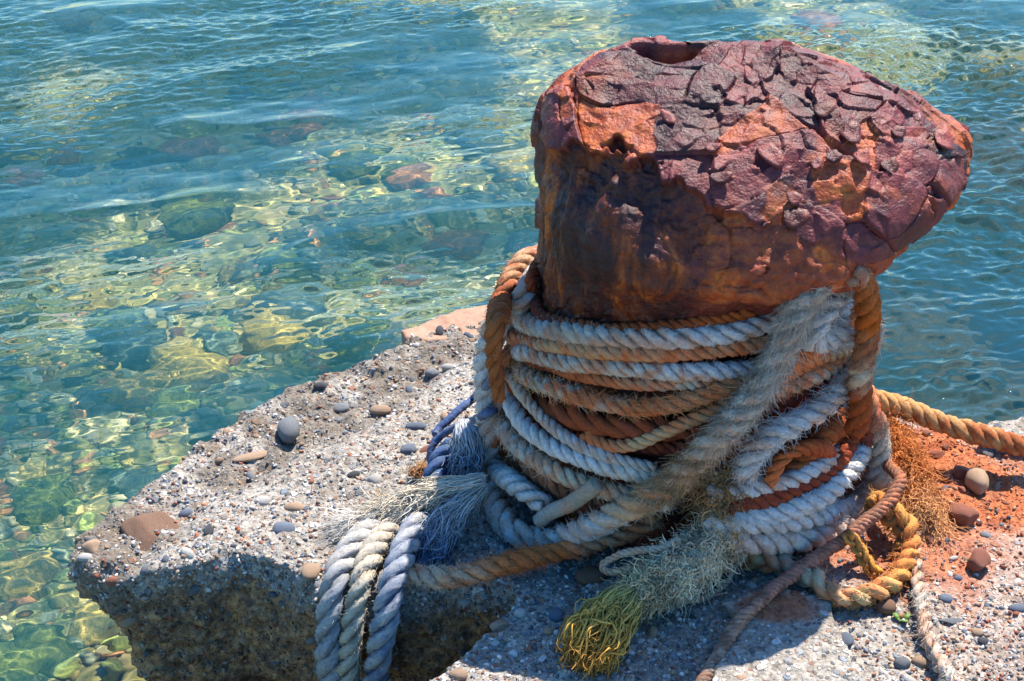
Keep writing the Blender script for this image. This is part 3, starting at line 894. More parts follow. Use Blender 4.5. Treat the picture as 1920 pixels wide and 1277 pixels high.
rope('dark_rope', 'glossy dark maroon rope turn sandwiched between pale turns low on the pile',
     [(1628, 800), (1618, 832), (1604, 862), (1580, 890), (1548, 912), (1510, 928), (1460, 940), (1410, 946), (1350, 950)], .0110, .060,
     [(0, (.15, .05, .045)), (.5, (.26, .075, .035)), (1, DRED)], BROWN, .35, 150, .004, wrap=(True, True))
rope('laid_rope', 'grey-white fuzzy rope, outermost turn of the pile on the side of the rust-stained soil',
     [(1636, 770), (1648, 810), (1650, 850), (1644, 888), (1628, 920), (1600, 946), (1560, 962), (1510, 973), (1455, 980), (1400, 982), (1330, 985)], .0135, .072,
     [(0, BROWN), (.12, PALE), (.4, WHITE), (1, WHITE)], PALE, .3, 3200, .006, wrap=(True, True))
rope('thick_rope', 'fat pinkish white rope with bulging twists, bottom turn resting on the concrete',
     [(1652, 880), (1640, 915), (1612, 952), (1570, 984), (1530, 1002), (1479, 1014), (1420, 1016), (1370, 1010), (1320, 1000)], .0170, .074,
     [(0, PALE), (.4, (.60, .50, .42)), (1, WHITE)], TAN, .25, 1800, .006, wrap=(True, False))
rope('cut_rope', 'stubby bluish white rope end lying inside the big loop, cut off short',
     [(920, 868), (938, 886), (958, 902), (985, 922), (1005, 938), (1022, 952)], .0150, .056, [(0, PALE), (.3, WHITE), (1, WHITE)], PALE, .3, 1200, .004, lay=-1)
rope('whipped_rope', 'grey bent cord bound with twine beside the stubby rope end in the big loop',
     [(1012, 978), (1022, 966), (1040, 956), (1062, 948), (1085, 934), (1104, 920), (1120, 908)], .0105, .062, [(0, GREY), (1, (.34, .28, .2))], TAN, .25, 400, .003, kind='smooth')
rope('dark_rope', 'brown rope in the shadowed hollow above the stubby rope end',
     [(930, 815), (952, 850), (985, 890), (1030, 920), (1090, 945), (1160, 960), (1230, 965)], .0130, .028, [(0, BROWN), (1, (.22, .1, .05))], TAN, .3, 800, .007, wrap=(True, True))
rope('shaggy_rope', 'hairy orange rope stretched low over the edge of the block below the big loop',
     [(762, 1078, 'w', on_z(762, 1076, .012)), (800, 1078, 'w', on_z(800, 1080, .014)), (838, 1082, 'w', on_z(838, 1083, .016)), (895, 1074, 'w', on_z(895, 1073, .02)), (962, 1056, 'w', on_z(962, 1054, .024)), (1032, 1040, 'w', on_z(1032, 1038, .028)), (1100, 1026, 'w', on_z(1100, 1022, .034)), (1170, 1004, 'w', on_z(1170, 1000, .045)), (1230, 975, 'w', on_z(1230, 970, .07))], .0135, 0,
     [(0, PALE), (.2, (.60, .44, .28)), (.35, (.60, .25, .085)), (.62, (.56, .19, .06)), (.75, (.56, .40, .24)), (1, (.5, .33, .17))], ORANGE, .35, 5000, .009)
rope('slender_rope', 'slender reddish brown rope running diagonally over the pile foot and out along the concrete',
     [(1660, 868, 'c', .10), (1688, 896, 'g', .075), (1678, 920, 'g', .07), (1655, 950, 'g', .062), (1600, 997, 'g', .050), (1562, 1026, 'g', .042), (1525, 1050, 'g', .036), (1470, 1088, 'g', .028), (1432, 1122, 'g', .034), (1404, 1148, 'g', .030), (1378, 1180, 'g', .018), (1356, 1214, 'g', .013), (1334, 1248, 'g', .013), (1310, 1290, 'g', .013)], .0092, 0,
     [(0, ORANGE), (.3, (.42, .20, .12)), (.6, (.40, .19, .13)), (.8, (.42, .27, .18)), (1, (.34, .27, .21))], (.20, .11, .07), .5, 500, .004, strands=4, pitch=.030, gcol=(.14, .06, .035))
rope('plaited_rope', 'golden yellow plaited rope in a loose ring on rusty soil at the pile foot',
     [(1630, 940, 'g', .05), (1660, 960, 'g', .045), (1690, 975, 'g', .040), (1702, 1000, 'g', .03), (1700, 1035, 'g', .018), (1688, 1072, 'g', .018), (1662, 1100, 'g', .018), (1622, 1118, 'g', .018), (1580, 1124, 'g', .018), (1550, 1108, 'g', .02), (1525, 1086, 'g', .02), (1490, 1070, 'g', .02), (1440, 1052, 'g', .022), (1390, 1040, 'g', .022)], .0172, 0,
     [(0, YEL), (.4, (.55, .33, .09)), (.6, (.56, .44, .22)), (.72, (.50, .45, .30)), (.85, (.20, .24, .22)), (1, (.4, .3, .12))], ORANGE, .35, 2600, .010, kind='plait', pitch=.066)
rope('plaited_rope', 'mustard yellow plaited tail dangling inside the loose ring of yellow rope',
     [(1590, 1000, 'g', .06), (1604, 1020, 'g', .045), (1618, 1046, 'g', .03), (1634, 1068, 'g', .018), (1650, 1080, 'g', .014)], .0085, 0,
     [(0, YEL), (1, (.55, .32, .06))], ORANGE, .4, 700, .010, kind='plait', pitch=.05)
rope('worn_rope', 'pale hairy rope trailing over the pebbly concrete from the yellow ring towards the viewer',
     [(1700, 985, 'g', .02), (1712, 1025, 'g', .018), (1718, 1062, 'g', .016), (1722, 1110, 'g', .016), (1730, 1160, 'g', .016), (1742, 1205, 'g', .016), (1762, 1245, 'g', .016), (1790, 1290, 'g', .016)], .0108, 0,
     [(0, (.55, .36, .22)), (.3, PALE), (.6, (.52, .46, .38)), (1, (.56, .50, .42))], TAN, .3, 1800, .011, kind='plait', pitch=.06)
rope('taut_rope', 'golden brown rope stretched taut from the pile out across the water edge',
     [(1560, 728, 'g', .13), (1640, 748, 'g', .10), (1700, 768, 'g', .075), (1750, 786, 'g', .062), (1800, 804, 'g', .056), (1860, 822, 'g', .050), (1925, 838, 'g', .045), (2020, 862, 'g', .03)], .0150, 0,
     [(0, (.52, .30, .11)), (.5, (.50, .30, .12)), (1, (.44, .28, .12))], BROWN, .45, 500, .004, strands=3)
# ropes hanging over the block's edge
def over(pts): return pts
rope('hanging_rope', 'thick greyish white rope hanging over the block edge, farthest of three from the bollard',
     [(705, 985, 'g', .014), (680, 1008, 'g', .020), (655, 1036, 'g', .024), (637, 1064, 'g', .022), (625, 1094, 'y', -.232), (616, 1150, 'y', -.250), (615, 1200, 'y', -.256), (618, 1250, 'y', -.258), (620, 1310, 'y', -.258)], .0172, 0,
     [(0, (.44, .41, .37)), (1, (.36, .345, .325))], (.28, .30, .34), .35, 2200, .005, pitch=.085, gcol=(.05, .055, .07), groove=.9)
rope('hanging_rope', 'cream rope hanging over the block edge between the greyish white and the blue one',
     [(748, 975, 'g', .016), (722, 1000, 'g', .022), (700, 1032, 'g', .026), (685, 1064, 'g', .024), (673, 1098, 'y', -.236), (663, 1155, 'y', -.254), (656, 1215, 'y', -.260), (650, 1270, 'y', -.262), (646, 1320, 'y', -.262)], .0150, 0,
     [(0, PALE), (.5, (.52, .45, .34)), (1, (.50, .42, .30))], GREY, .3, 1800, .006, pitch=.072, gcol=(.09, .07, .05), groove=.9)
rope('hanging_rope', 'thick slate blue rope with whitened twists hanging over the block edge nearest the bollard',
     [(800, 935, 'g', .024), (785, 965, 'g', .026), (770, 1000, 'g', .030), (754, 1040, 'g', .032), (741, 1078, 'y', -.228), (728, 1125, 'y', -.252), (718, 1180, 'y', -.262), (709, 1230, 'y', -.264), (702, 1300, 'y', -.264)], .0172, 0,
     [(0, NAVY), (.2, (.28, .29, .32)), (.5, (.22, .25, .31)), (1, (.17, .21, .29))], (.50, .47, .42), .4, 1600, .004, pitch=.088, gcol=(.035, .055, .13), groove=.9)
rope('blue_rope', 'short dark blue rope standing up behind the frayed pale strands beside the pile',
     [(806, 915, 'g', .020), (812, 895, 'g', .030), (820, 872, 'g', .038), (832, 852, 'g', .045), (850, 840, 'g', .05)], .0165, 0,
     [(0, NAVY), (1, (.08, .115, .21))], BLUE, .4, 300, .003, pitch=.08)
rope('thin_blue_rope', 'navy cord arching from the pile over to the short blue rope, upper of two',
     [(940, 690, 'c', .05), (915, 720, 'c', .072), (893, 742, 'g', .05), (868, 762, 'g', .045), (842, 785, 'g', .04), (824, 800, 'g', .035), (815, 815, 'g', .03)], .0055, 0,
     [(0, (.12, .16, .25)), (1, NAVY)], (.25, .26, .28), .3, 200, .003, kind='smooth')
rope('thin_blue_rope', 'navy cord drooping in a bend beside the short blue rope, lower of two',
     [(935, 765, 'c', .05), (910, 777, 'c', .075), (886, 788, 'g', .065), (860, 797, 'g', .06), (838, 808, 'g', .05), (822, 820, 'g', .04), (810, 838, 'g', .03), (806, 862, 'g', .015)], .0058, 0,
     [(0, (.12, .16, .25)), (1, NAVY)], (.25, .26, .28), .3, 200, .003, kind='smooth')

def yarns(name, P3, r, n, w, cols, parent, seed, wander=.004, seg=16, t0=(0, .15), t1=(.75, 1.0), floor=None):
    C, s = catmull(P3, .002)
    T, N, B = frames(C)
    rg = np.random.default_rng(seed)
    u = np.linspace(0, 1, seg + 1)[None]
    ta = t0[0] + (t0[1] - t0[0]) * rg.random((n, 1)); tb = t1[0] + (t1[1] - t1[0]) * rg.random((n, 1))
    t = np.clip(ta + (tb - ta) * u, 0, 1)
    x = t * (len(C) - 1); i = np.clip(x.astype(int), 0, len(C) - 2); f = (x - i)[..., None]
    L = lambda A: A[i] * (1 - f) + A[i + 1] * f
    rr = np.interp(t, [q[0] for q in r], [q[1] for q in r])
    rho = np.sqrt(rg.random((n, 1))); ph = rg.random((n, 1)) * 2 * PI + 1.2 * (t - .5) * rg.normal(size=(n, 1)) * .6
    Q = L(C) + (rho * rr * np.cos(ph))[..., None] * L(N) + (rho * rr * np.sin(ph))[..., None] * L(B)
    wob = np.stack([vnoise(np.stack([(t * 7 + 31 * rg.random((n, 1))).ravel(), np.repeat(np.arange(n) * 3.7, seg + 1), np.full(n * (seg + 1), k * 5.)], 1), seed + k).reshape(n, seg + 1) for k in range(3)], -1)
    Q = Q + wob * wander * np.clip(u, .1, 1)[..., None]
    if floor is not None: Q[..., 2] = np.maximum(Q[..., 2], floor + .005 * rg.random((n, 1)))
    org = np.array(parent.location)
    d = norm(np.gradient(Q, axis=1))
    a = norm(np.cross(d, rg.normal(size=(n, 1, 3)))); b = np.cross(d, a)
    p = np.array([0, 2 * PI / 3, 4 * PI / 3])
    ww = w * (.6 + .8 * rg.random((n, 1))) * np.interp(u, [0, .8, 1], [1, 1, .4])
    V = Q[:, :, None] + ww[..., None, None] * (np.cos(p)[None, None, :, None] * a[:, :, None] + np.sin(p)[None, None, :, None] * b[:, :, None])
    cc = np.stack([np.interp(t, [c[0] for c in cols], [c[1][k] for c in cols]) for k in range(3)], -1) * (.6 + .7 * rg.random((n, 1, 1)))
    pat = grid_faces(seg + 1, 3, True)
    F = (pat[None] + (np.arange(n) * (seg + 1) * 3)[:, None, None]).reshape(-1, 4)
    return mesh_np(name, V.reshape(-1, 3) - org, F, M_FIB, parent, {'Col': np.clip(np.repeat(cc.reshape(-1, 3), 3, 0), .004, .9)})

# frayed bunches: a core of fibre and long loose strands
def bunch(name, label, cat, P3, r, n, flen, cols, seed, w=.0006, lie=.9, grav=.15, curl=.3, seg=6, spread=.5, core=True, corer=.75, fname='loose_fringe', down=0., fwd=1.0):
    C, s = catmull(P3, .002)
    M = len(C)
    rp = np.interp(s / s[-1], [q[0] for q in r], [q[1] for q in r])
    nr = 18
    rad = corer * rp[:, None] * (1 + .22 * fbm(np.stack([np.repeat(s[:, None] * 55, nr, 1), np.tile(np.cos(np.linspace(0, 2 * PI, nr, endpoint=False)), (M, 1)) * 2, np.tile(np.sin(np.linspace(0, 2 * PI, nr, endpoint=False)), (M, 1)) * 2], -1).reshape(-1, 3), 3, seed).reshape(M, nr)
                               + .10 * np.cos(11 * np.linspace(0, 2 * PI, nr, endpoint=False)[None] + s[:, None] * 30))
    Vt = tube(C, np.maximum(rad, .0008), nr).reshape(-1, 3)
    cc = np.clip(colours(np.repeat(s, nr), Vt, [(t, tuple(np.array(c) * .8)) for t, c in cols], cols[0][1], .2, seed), .004, .9)
    org = C[M // 2]
    o = mesh_np(name, Vt - org, np.vstack([grid_faces(M, nr, True), caps(M, nr, 0)]), M_ROPE, None, {'Col': cc})
    o.location = org
    tag(o, label, cat)
    shag(o, None, None, r, 0, n, flen, cols, seed + 1, fname, lie, grav, curl, w, place_pts=P3, seg=seg, spread=spread, down=down, fwd=fwd)
    return o
Z = lambda px, py, z: on_z(px, py, z)
A1 = bunch('frayed_tassel', 'grey-blue frayed tassel hanging beside the big loop above the short blue rope', 'rope tassel',
      [Z(868, 795, .085), Z(872, 815, .075), Z(876, 838, .06), Z(872, 862, .045), Z(862, 884, .03)], [(0, .006), (.3, .015), (.8, .017), (1, .010)], 1500, .030, [(0, (.32, .33, .35)), (1, (.16, .20, .28))], 701, lie=.95, spread=.25, curl=.14)
A2 = bunch('frayed_strands', 'cream frayed strands combed sideways from the big loop across the blue rope', 'rope strands',
      [Z(908, 900, .065), Z(880, 908, .062), Z(845, 915, .056), Z(810, 925, .048), Z(775, 945, .035), Z(745, 965, .028)], [(0, .010), (.4, .008), (1, .012)], 1600, .050, [(0, (.45, .44, .42)), (.5, (.58, .50, .38)), (1, (.62, .54, .42))], 711, lie=.97, spread=.22, curl=.16)
A3 = bunch('frayed_strands', 'grey-blue frayed strands falling to the shaded concrete between the blue rope and the big loop', 'rope strands',
      [Z(905, 915, .055), Z(880, 935, .048), Z(855, 960, .036), Z(832, 990, .024), Z(812, 1022, .012), Z(800, 1050, .008)], [(0, .010), (.4, .011), (1, .008)], 1500, .050, [(0, (.42, .42, .40)), (.5, (.22, .27, .36)), (1, (.12, .17, .28))], 721, lie=.97, spread=.25, curl=.15)
bunch('frayed_strands', 'sun-bleached frayed rope end splayed flat over the pebbly concrete above the hanging ropes', 'rope strands',
      [Z(760, 955, .018), Z(735, 960, .020), Z(712, 968, .016), Z(690, 978, .012), Z(665, 985, .008)], [(0, .012), (.5, .013), (1, .009)], 2200, .045, [(0, (.60, .50, .36)), (.5, (.64, .56, .45)), (1, (.66, .62, .56))], 731, lie=.85, spread=.75, curl=.25)
yarns('tassel_fringe', [Z(868, 790, .088), Z(873, 815, .080), Z(878, 840, .064), Z(874, 868, .046), Z(862, 895, .026)], [(0, .008), (.35, .020), (.8, .022), (1, .018)], 420, .0008, [(0, (.44, .44, .43)), (.6, (.30, .33, .38)), (1, (.15, .2, .3))], A1, 781, .012)
yarns('combed_fringe', [Z(912, 896, .068), Z(880, 906, .066), Z(842, 913, .060), Z(806, 925, .052), Z(770, 945, .038), Z(738, 968, .026), Z(705, 985, .014)], [(0, .008), (.4, .011), (1, .018)], 460, .0007, [(0, (.46, .44, .40)), (.5, (.62, .53, .40)), (1, (.66, .58, .46))], A2, 782, .018, 18, (0, .3), (.6, 1.0))
yarns('falling_fringe', [Z(908, 910, .060), Z(880, 934, .052), Z(852, 962, .040), Z(828, 994, .028), Z(808, 1030, .014), Z(796, 1062, .008)], [(0, .008), (.4, .016), (1, .020)], 420, .0007, [(0, (.46, .44, .38)), (.5, (.34, .36, .38)), (1, (.16, .21, .31))], A3, 783, .018, 18, (0, .3), (.6, 1.0))
bunch('rope_scrap', 'small rusty brown fibre scrap on the concrete beside the short blue rope', 'rope scrap',
      [Z(776, 892, .006), Z(782, 882, .012), Z(794, 876, .012), Z(802, 884, .008)], [(0, .006), (1, .006)], 300, .014, [(0, (.34, .17, .07)), (1, (.5, .3, .15))], 741, lie=.5, spread=.8, curl=.6)
KN = bunch('frayed_knot', 'orange-stained knot of matted curly fibre where the shaggy diagonal meets the lower ropes', 'rope knot',
      [Z(1345, 880, .135), Z(1352, 905, .120), Z(1350, 935, .105), Z(1345, 960, .09), Z(1350, 985, .075)], [(0, .020), (.5, .026), (1, .022)], 1500, .030, [(0, (.58, .38, .18)), (.5, (.60, .30, .11)), (1, (.58, .48, .28))], 751, lie=.6, spread=1.0, curl=1.0, seg=11, w=.0009)
bunch('matted_sock', 'matted greenish tan fibre sock lying in the shade in front of the pile', 'frayed rope',
      [Z(1370, 985, .075), Z(1345, 1015, .060), Z(1310, 1045, .052), Z(1270, 1070, .046), Z(1230, 1092, .040), Z(1195, 1112, .034), Z(1170, 1130, .028)], [(0, .020), (.25, .030), (.55, .032), (.85, .024), (1, .016)], 4600, .030,
      [(0, (.70, .38, .16)), (.3, (.80, .64, .42)), (.6, (.80, .66, .44)), (1, (.72, .56, .28))], 761, lie=.7, spread=.9, curl=1.1, seg=12, w=.0010, corer=.85, grav=.05)
TF = [Z(1195, 1112, .032), Z(1170, 1132, .036), Z(1145, 1158, .036), Z(1122, 1190, .030), Z(1104, 1222, .020), Z(1092, 1252, .010)]
TC = [(0, (.46, .40, .19)), (.4, (.48, .36, .10)), (.75, (.50, .29, .06)), (1, (.40, .19, .04))]
TU = bunch('yellow_tuft', 'mustard yellow tuft of loose fibre at the end of the matted sock', 'rope tuft', TF, [(0, .014), (.4, .024), (.8, .024), (1, .012)], 260, .022, TC, 771, lie=.9, spread=.4, curl=.5, seg=6, w=.0007)
yarns('tuft_fringe', TF, [(0, .014), (.3, .026), (.7, .031), (1, .021)], 560, .0011, TC, TU, 773, .020, 20, (0, .35), (.8, 1.0), .003)
bunch('rusty_fibres', 'orange wisps of rust-stained fibre spread over the red soil beside the pile', 'rope fibres',
      [Z(1650, 790, .06), Z(1668, 830, .05), Z(1688, 870, .035), Z(1705, 910, .022), Z(1715, 950, .012), Z(1722, 990, .006)], [(0, .014), (.4, .026), (1, .024)], 4200, .055,
      [(0, (.60, .20, .05)), (.5, (.66, .22, .06)), (1, (.66, .34, .15))], 781, lie=.6, spread=1.0, curl=.8, seg=10, w=.0007, corer=.40, grav=.22)
rope('twine_loop', 'thin pale twine bent in a hairpin along the top of the matted sock',
     [(1275, 1010, 'g', .085), (1245, 1024, 'g', .078), (1205, 1033, 'g', .072), (1165, 1041, 'g', .066), (1142, 1050, 'g', .06), (1130, 1060, 'g', .056), (1136, 1070, 'g', .052), (1155, 1072, 'g', .052), (1185, 1066, 'g', .056)], .0046, 0, [(0, PALE), (1, (.5, .42, .28))], TAN, .3, 200, .004)
rope('twine_loop', 'thin pale twine arching from the knot round the far side of the matted sock',
     [(1372, 960, 'g', .09), (1392, 985, 'g', .075), (1402, 1015, 'g', .055), (1392, 1045, 'g', .035), (1375, 1062, 'g', .02), (1366, 1085, 'g', .012), (1350, 1105, 'g', .009), (1320, 1122, 'g', .008), (1280, 1130, 'g', .007)], .0042, 0, [(0, PALE), (1, (.5, .42, .30))], TAN, .3, 200, .004)
rope('thin_thread', 'single pink-brown thread trailing on the shaded concrete below the matted sock',
     [(1240, 1146, 'g', .006), (1265, 1138, 'g', .005), (1300, 1128, 'g', .005), (1330, 1120, 'g', .006), (1362, 1112, 'g', .012)], .0014, 0, [(0, (.5, .33, .25)), (1, (.5, .33, .25))], TAN, .2, 0, kind='smooth')
# ------------------------------------------------------------------ stones
import bmesh
def stone_mesh(name, mat, seed, rough=.18, flat_=.7, sub=3, ang=False):
    bm = bmesh.new(); bmesh.ops.create_icosphere(bm, subdivisions=sub, radius=1.0)
    V = np.array([v.co for v in bm.verts]); Fq_ = np.array([[v.index for v in f.verts] for f in bm.faces]); bm.free()
    r = np.random.default_rng(seed)
    if ang:                                               # split faces of broken stone
        for k in range(11):
            n = norm(r.normal(size=3)); h = .55 + .25 * r.random()
            d = V @ n - h
            V = V - np.maximum(d, 0)[:, None] * n * .95
    V = V * np.array([1, .70 + .25 * r.random(), flat_])
    V = V * (1 + rough * fbm(V * 1.3 + seed, 3, seed) + (.04 if ang else .02) * fbm(V * 5 + seed, 2, seed + 3))[:, None]
    me_o = mesh_np(name, V, Fq_, mat)
    me = me_o.data
    bpy.data.objects.remove(me_o)
    return me

SM = {
    'grey': mat_stone('grey_stone', (.13, .135, .14), (.26, .265, .27)),
    'dark': mat_stone('dark_stone', (.035, .037, .042), (.09, .09, .095)),
    'pale': mat_stone('pale_stone', (.46, .42, .37), (.62, .58, .52)),
    'tan': mat_stone('tan_stone', (.32, .20, .12), (.46, .31, .20)),
    'red': mat_stone('red_stone', (.20, .06, .035), (.40, .14, .075)),
    'brown': mat_stone('brown_stone', (.11, .06, .035), (.25, .13, .075)),
    'terra': mat_stone('terracotta', (.42, .22, .13), (.54, .31, .20), 14),
    'slate': mat_stone('slate_stone', (.10, .12, .16), (.19, .22, .27)),
}
def thing_stone(name, label, px, py, w, h, mat, seed, cat='pebble', ang=False, sink=.35, flat_=.65, rot=None, dep=None, group=None, rough=.18, lift=0):
    """w, h: seen size in photo pixels"""
    hit, n = sight_hit(px, py)
    if hit is None: return None
    dist = (Vector(CAM) - hit).length
    a = w / FPX * dist / 2
    me = stone_mesh(name, SM[mat], seed, rough, flat_, 4 if w > 60 else 3, ang)
    o = bpy.data.objects.new(name, me); COL.objects.link(o)
    b = (h / FPX * dist / 2) / .78 if dep is None else dep
    o.scale = (a, b, a * .9 if h > w else b)
    o.rotation_euler = (0, 0, rot or 0.0)
    zz = b * flat_
    o.location = hit + n * (zz * (1 - sink * 2) * .5 + lift)
    return tag(o, label, cat, group)

thing_stone('grey_pebble', 'smooth grey oval pebble standing upright on the sunlit concrete', 538, 812, 40, 56, 'grey', 901, sink=.1, flat_=1.2)
thing_stone('brown_boulder', 'large brown rough stone embedded in the corner of the block near the water', 276, 996, 112, 116, 'brown', 902, 'stone', ang=True, sink=.75, rough=.3)
thing_stone('tan_pebble', 'tan pebble set in the block edge just beside the hanging ropes', 584, 1073, 36, 46, 'tan', 903, sink=.3)
thing_stone('orange_stone', 'small orange-brown stone jutting from the corner edge of the block above the water', 178, 1030, 44, 34, 'tan', 904, sink=.3, ang=True)
thing_stone('green_pebble', 'greenish grey flat pebble on the dirty upper part of the concrete', 640, 766, 34, 22, 'grey', 905, sink=.25)
thing_stone('brown_pebble', 'pinkish brown flat pebble beside the greenish grey one', 714, 770, 42, 20, 'tan', 906, sink=.25)
thing_stone('slate_pebble', 'long bluish slate pebble close to the navy cords', 780, 801, 42, 18, 'slate', 907, sink=.2)
thing_stone('slate_pebble', 'flat blue-grey pebble set level in the sunlit concrete near the block front', 530, 990, 44, 32, 'slate', 908, sink=.75)
thing_stone('pale_pebble', 'cream oval pebble set in the middle of the sunlit concrete', 492, 940, 32, 22, 'pale', 909, sink=.5)
thing_stone('cream_pebble', 'cream round pebble half sunk near the frayed strands', 704, 900, 28, 28, 'pale', 910, sink=.55)
thing_stone('rust_pebble', 'orange streaked pebble in the sunlit concrete beside the blue-grey one', 553, 952, 40, 24, 'tan', 911, sink=.6)
thing_stone('slate_pebble', 'violet-grey flat pebble near the short blue rope', 766, 842, 30, 22, 'slate', 912, sink=.6)
thing_stone('black_pebble', 'black pebble on the gritty upper rim of the concrete', 603, 726, 28, 20, 'dark', 913, sink=.2)
thing_stone('black_pebble', 'glossy black pebble at the lit front edge of the block', 392, 998, 20, 26, 'dark', 914, sink=.2)
thing_stone('cream_pebble', 'pair-forming cream pebble on the rim, the larger of two', 842, 690, 26, 16, 'pale', 915, sink=.2)
thing_stone('grey_pebble', 'rounded grey pebble next to the cream ones on the rim', 812, 702, 30, 20, 'grey', 916, sink=.2)
thing_stone('flat_stone', 'long thin tan splinter of stone lying in the dirt of the upper rim', 476, 856, 72, 24, 'tan', 917, 'stone', sink=.3, flat_=.35, rot=.35)
thing_stone('cream_pebble', 'cream pebble in the blue shade in front of the block', 978, 1152, 24, 22, 'pale', 918, sink=.2)
thing_stone('navy_pebble', 'dark blue pebble in the shade in front of the pile', 1044, 1155, 32, 28, 'slate', 919, sink=.4)
thing_stone('tan_pebble', 'small tan pebble in the shade below the dark blue one', 1030, 1186, 26, 20, 'tan', 920, sink=.3)
thing_stone('tan_stone', 'tan angular stone at the shaded corner of the inlet', 936, 1174, 40, 48, 'tan', 921, 'stone', sink=.4, ang=True)
thing_stone('orange_pebble', 'orange and white pebble at the bottom corner under the hanging ropes', 860, 1268, 36, 24, 'tan', 922, sink=.2)
thing_stone('maroon_stone', 'flat maroon stone under the twine hairpin in the shade', 1108, 1082, 62, 38, 'brown', 923, 'stone', sink=.4)
thing_stone('red_stone', 'flat rust-red stone on the red soil beside the pile', 1799, 888, 46, 34, 'red', 924, 'stone', sink=.3, ang=True)
thing_stone('shell_stone', 'upright shiny two-toned stone casting a shadow at the edge of the red soil', 1830, 912, 40, 52, 'tan', 925, 'stone', sink=.1, flat_=1.15)
thing_stone('red_stone', 'broken angular red-brown stone below the two-toned one on the red soil', 1805, 972, 64, 60, 'red', 926, 'stone', sink=.3, ang=True)
thing_stone('red_stone', 'shiny cube-like red-brown stone standing alone on the gravelly concrete', 1828, 1058, 44, 42, 'red', 927, 'stone', sink=.1, ang=True, flat_=.95)
thing_stone('brown_pebble', 'brown rounded pebble behind the yellow plaited ring', 1664, 1140, 38, 32, 'brown', 928, sink=.2)
thing_stone('pink_stone', 'pinkish stone on the red soil above the yellow ring', 1755, 855, 34, 26, 'red', 929, sink=.3, ang=True)
thing_stone('grey_pebble', 'grey rounded pebble beside the trailing pale rope', 1772, 1124, 26, 20, 'slate', 930, sink=.3)
thing_stone('flat_stone', 'thin dark grey flat stone lying on the gravelly concrete', 1782, 1165, 48, 20, 'grey', 931, 'stone', sink=.2, flat_=.4, ang=True)
thing_stone('white_pebble', 'pale grey-white pebble near the raised concrete chunk', 1432, 1248, 34, 26, 'pale', 932, sink=.2)
thing_stone('slate_pebble', 'blue-grey stone wedged against the side of the raised concrete chunk', 1586, 1202, 28, 38, 'slate', 933, sink=.2)
thing_stone('grey_pebble', 'grey flat pebble between the chunk and the trailing pale rope', 1690, 1246, 30, 26, 'grey', 934, sink=.2)
thing_stone('tan_pebble', 'tan broad pebble touching the trailing pale rope', 1725, 1243, 30, 28, 'tan', 935, sink=.3)
thing_stone('slate_pebble', 'dark oval pebble at the outer edge of the gravelly concrete', 1908, 1143, 34, 20, 'slate', 936, sink=.2)
thing_stone('orange_pebble', 'orange pebble lying on the gravelly concrete below the thin flat stone', 1832, 1188, 22, 18, 'tan', 937, sink=.2)
thing_stone('grey_pebble', 'brownish grey pebble under the taut golden rope', 1853, 852, 22, 26, 'grey', 938, sink=.1)
thing_stone('cream_pebble', 'slim cream pebble low on the dark front of the block', 672, 1118, 24, 12, 'pale', 939, sink=.3)
thing_stone('white_pebble', 'white pebble stuck in the dark shaded face of the inlet', 872, 1127, 24, 16, 'pale', 940, sink=.3)

for k in range(34):
    r_ = np.random.default_rng(4000 + k)
    px, py = 1755 + 62 * r_.normal(), 905 + 75 * r_.normal()
    if px < 1690 or py < 800 or py > 1120: continue
    s_ = 10 + 20 * r_.random() ** 2
    thing_stone('rust_lump', 'small crumbly rust-red lump strewn over the red soil', px, py, s_, s_ * (.6 + .4 * r_.random()), 'red', 4100 + k, 'rust lump', True, .25, rot=6 * r_.random(), group='rust-red lumps on the soil')
def slab(name, label, poly, z0, z1, mat, cat, voxel=.004, amp=.004, attrs=None):
    ring = [tuple(on_z(x, y, z1)[:2]) for x, y in poly]
    Vv, Ff, Nv = remeshed(extrude_poly(name + '_solid', ring, z0, z1), voxel, 4)
    Vv = Vv + Nv * (amp * fbm(Vv * 45, 4, 331) + amp * 1.2 * fbm(Vv * 14, 3, 333))[:, None]
    f1_, _f2, rid_, _oo = voro(Vv * 75, 335)
    Vv = Vv + Nv * (.003 * sstep(.5, .2, f1_) * (rid_ > .5))[:, None]
    org = Vv.mean(0); org[2] = z0
    n_ = len(Vv)
    at = {'rust': np.zeros(n_), 'algae': np.zeros(n_)} if attrs is None else attrs(Vv)
    o = mesh_np(name, Vv - org, Ff, mat, None, at); o.location = org
    return tag(o, label, cat)
slab('concrete_chunk', 'raised broken chunk of pale pebbly concrete with brown top, crossed by a slender reddish rope',
     [(1352, 1130), (1400, 1108), (1470, 1100), (1530, 1112), (1560, 1124), (1568, 1150), (1578, 1185), (1600, 1225), (1640, 1300), (1330, 1300), (1345, 1240), (1378, 1195), (1390, 1160)], -.03, .016, M_CONC, 'concrete chunk',
     attrs=lambda q: {'rust': .8 * sstep(1.1, .6, np.sqrt(((q[:, 0] - on_z(1460, 1135, .016)[0]) / .055) ** 2 + ((q[:, 1] - on_z(1460, 1135, .016)[1]) / .038) ** 2) + .3 * fbm(q * 40, 3, 5)), 'algae': np.zeros(len(q))})
slab('flat_stone', 'smooth terracotta-coloured slab of stone set in the far rim of the quay beside the ropes',
     [(752, 618), (800, 598), (860, 580), (930, 566), (960, 590), (940, 622), (880, 632), (800, 640), (760, 634)], -.08, -.030, SM['terra'], 'stone slab', .005, .003)
slab('concrete_block', 'pale block of broken concrete on the water edge behind the taut golden rope',
     [(1838, 800), (1870, 786), (1925, 784), (1990, 800), (1990, 835), (1925, 826), (1870, 812)], -.06, .030, M_CONC, 'concrete block', .005, .006)

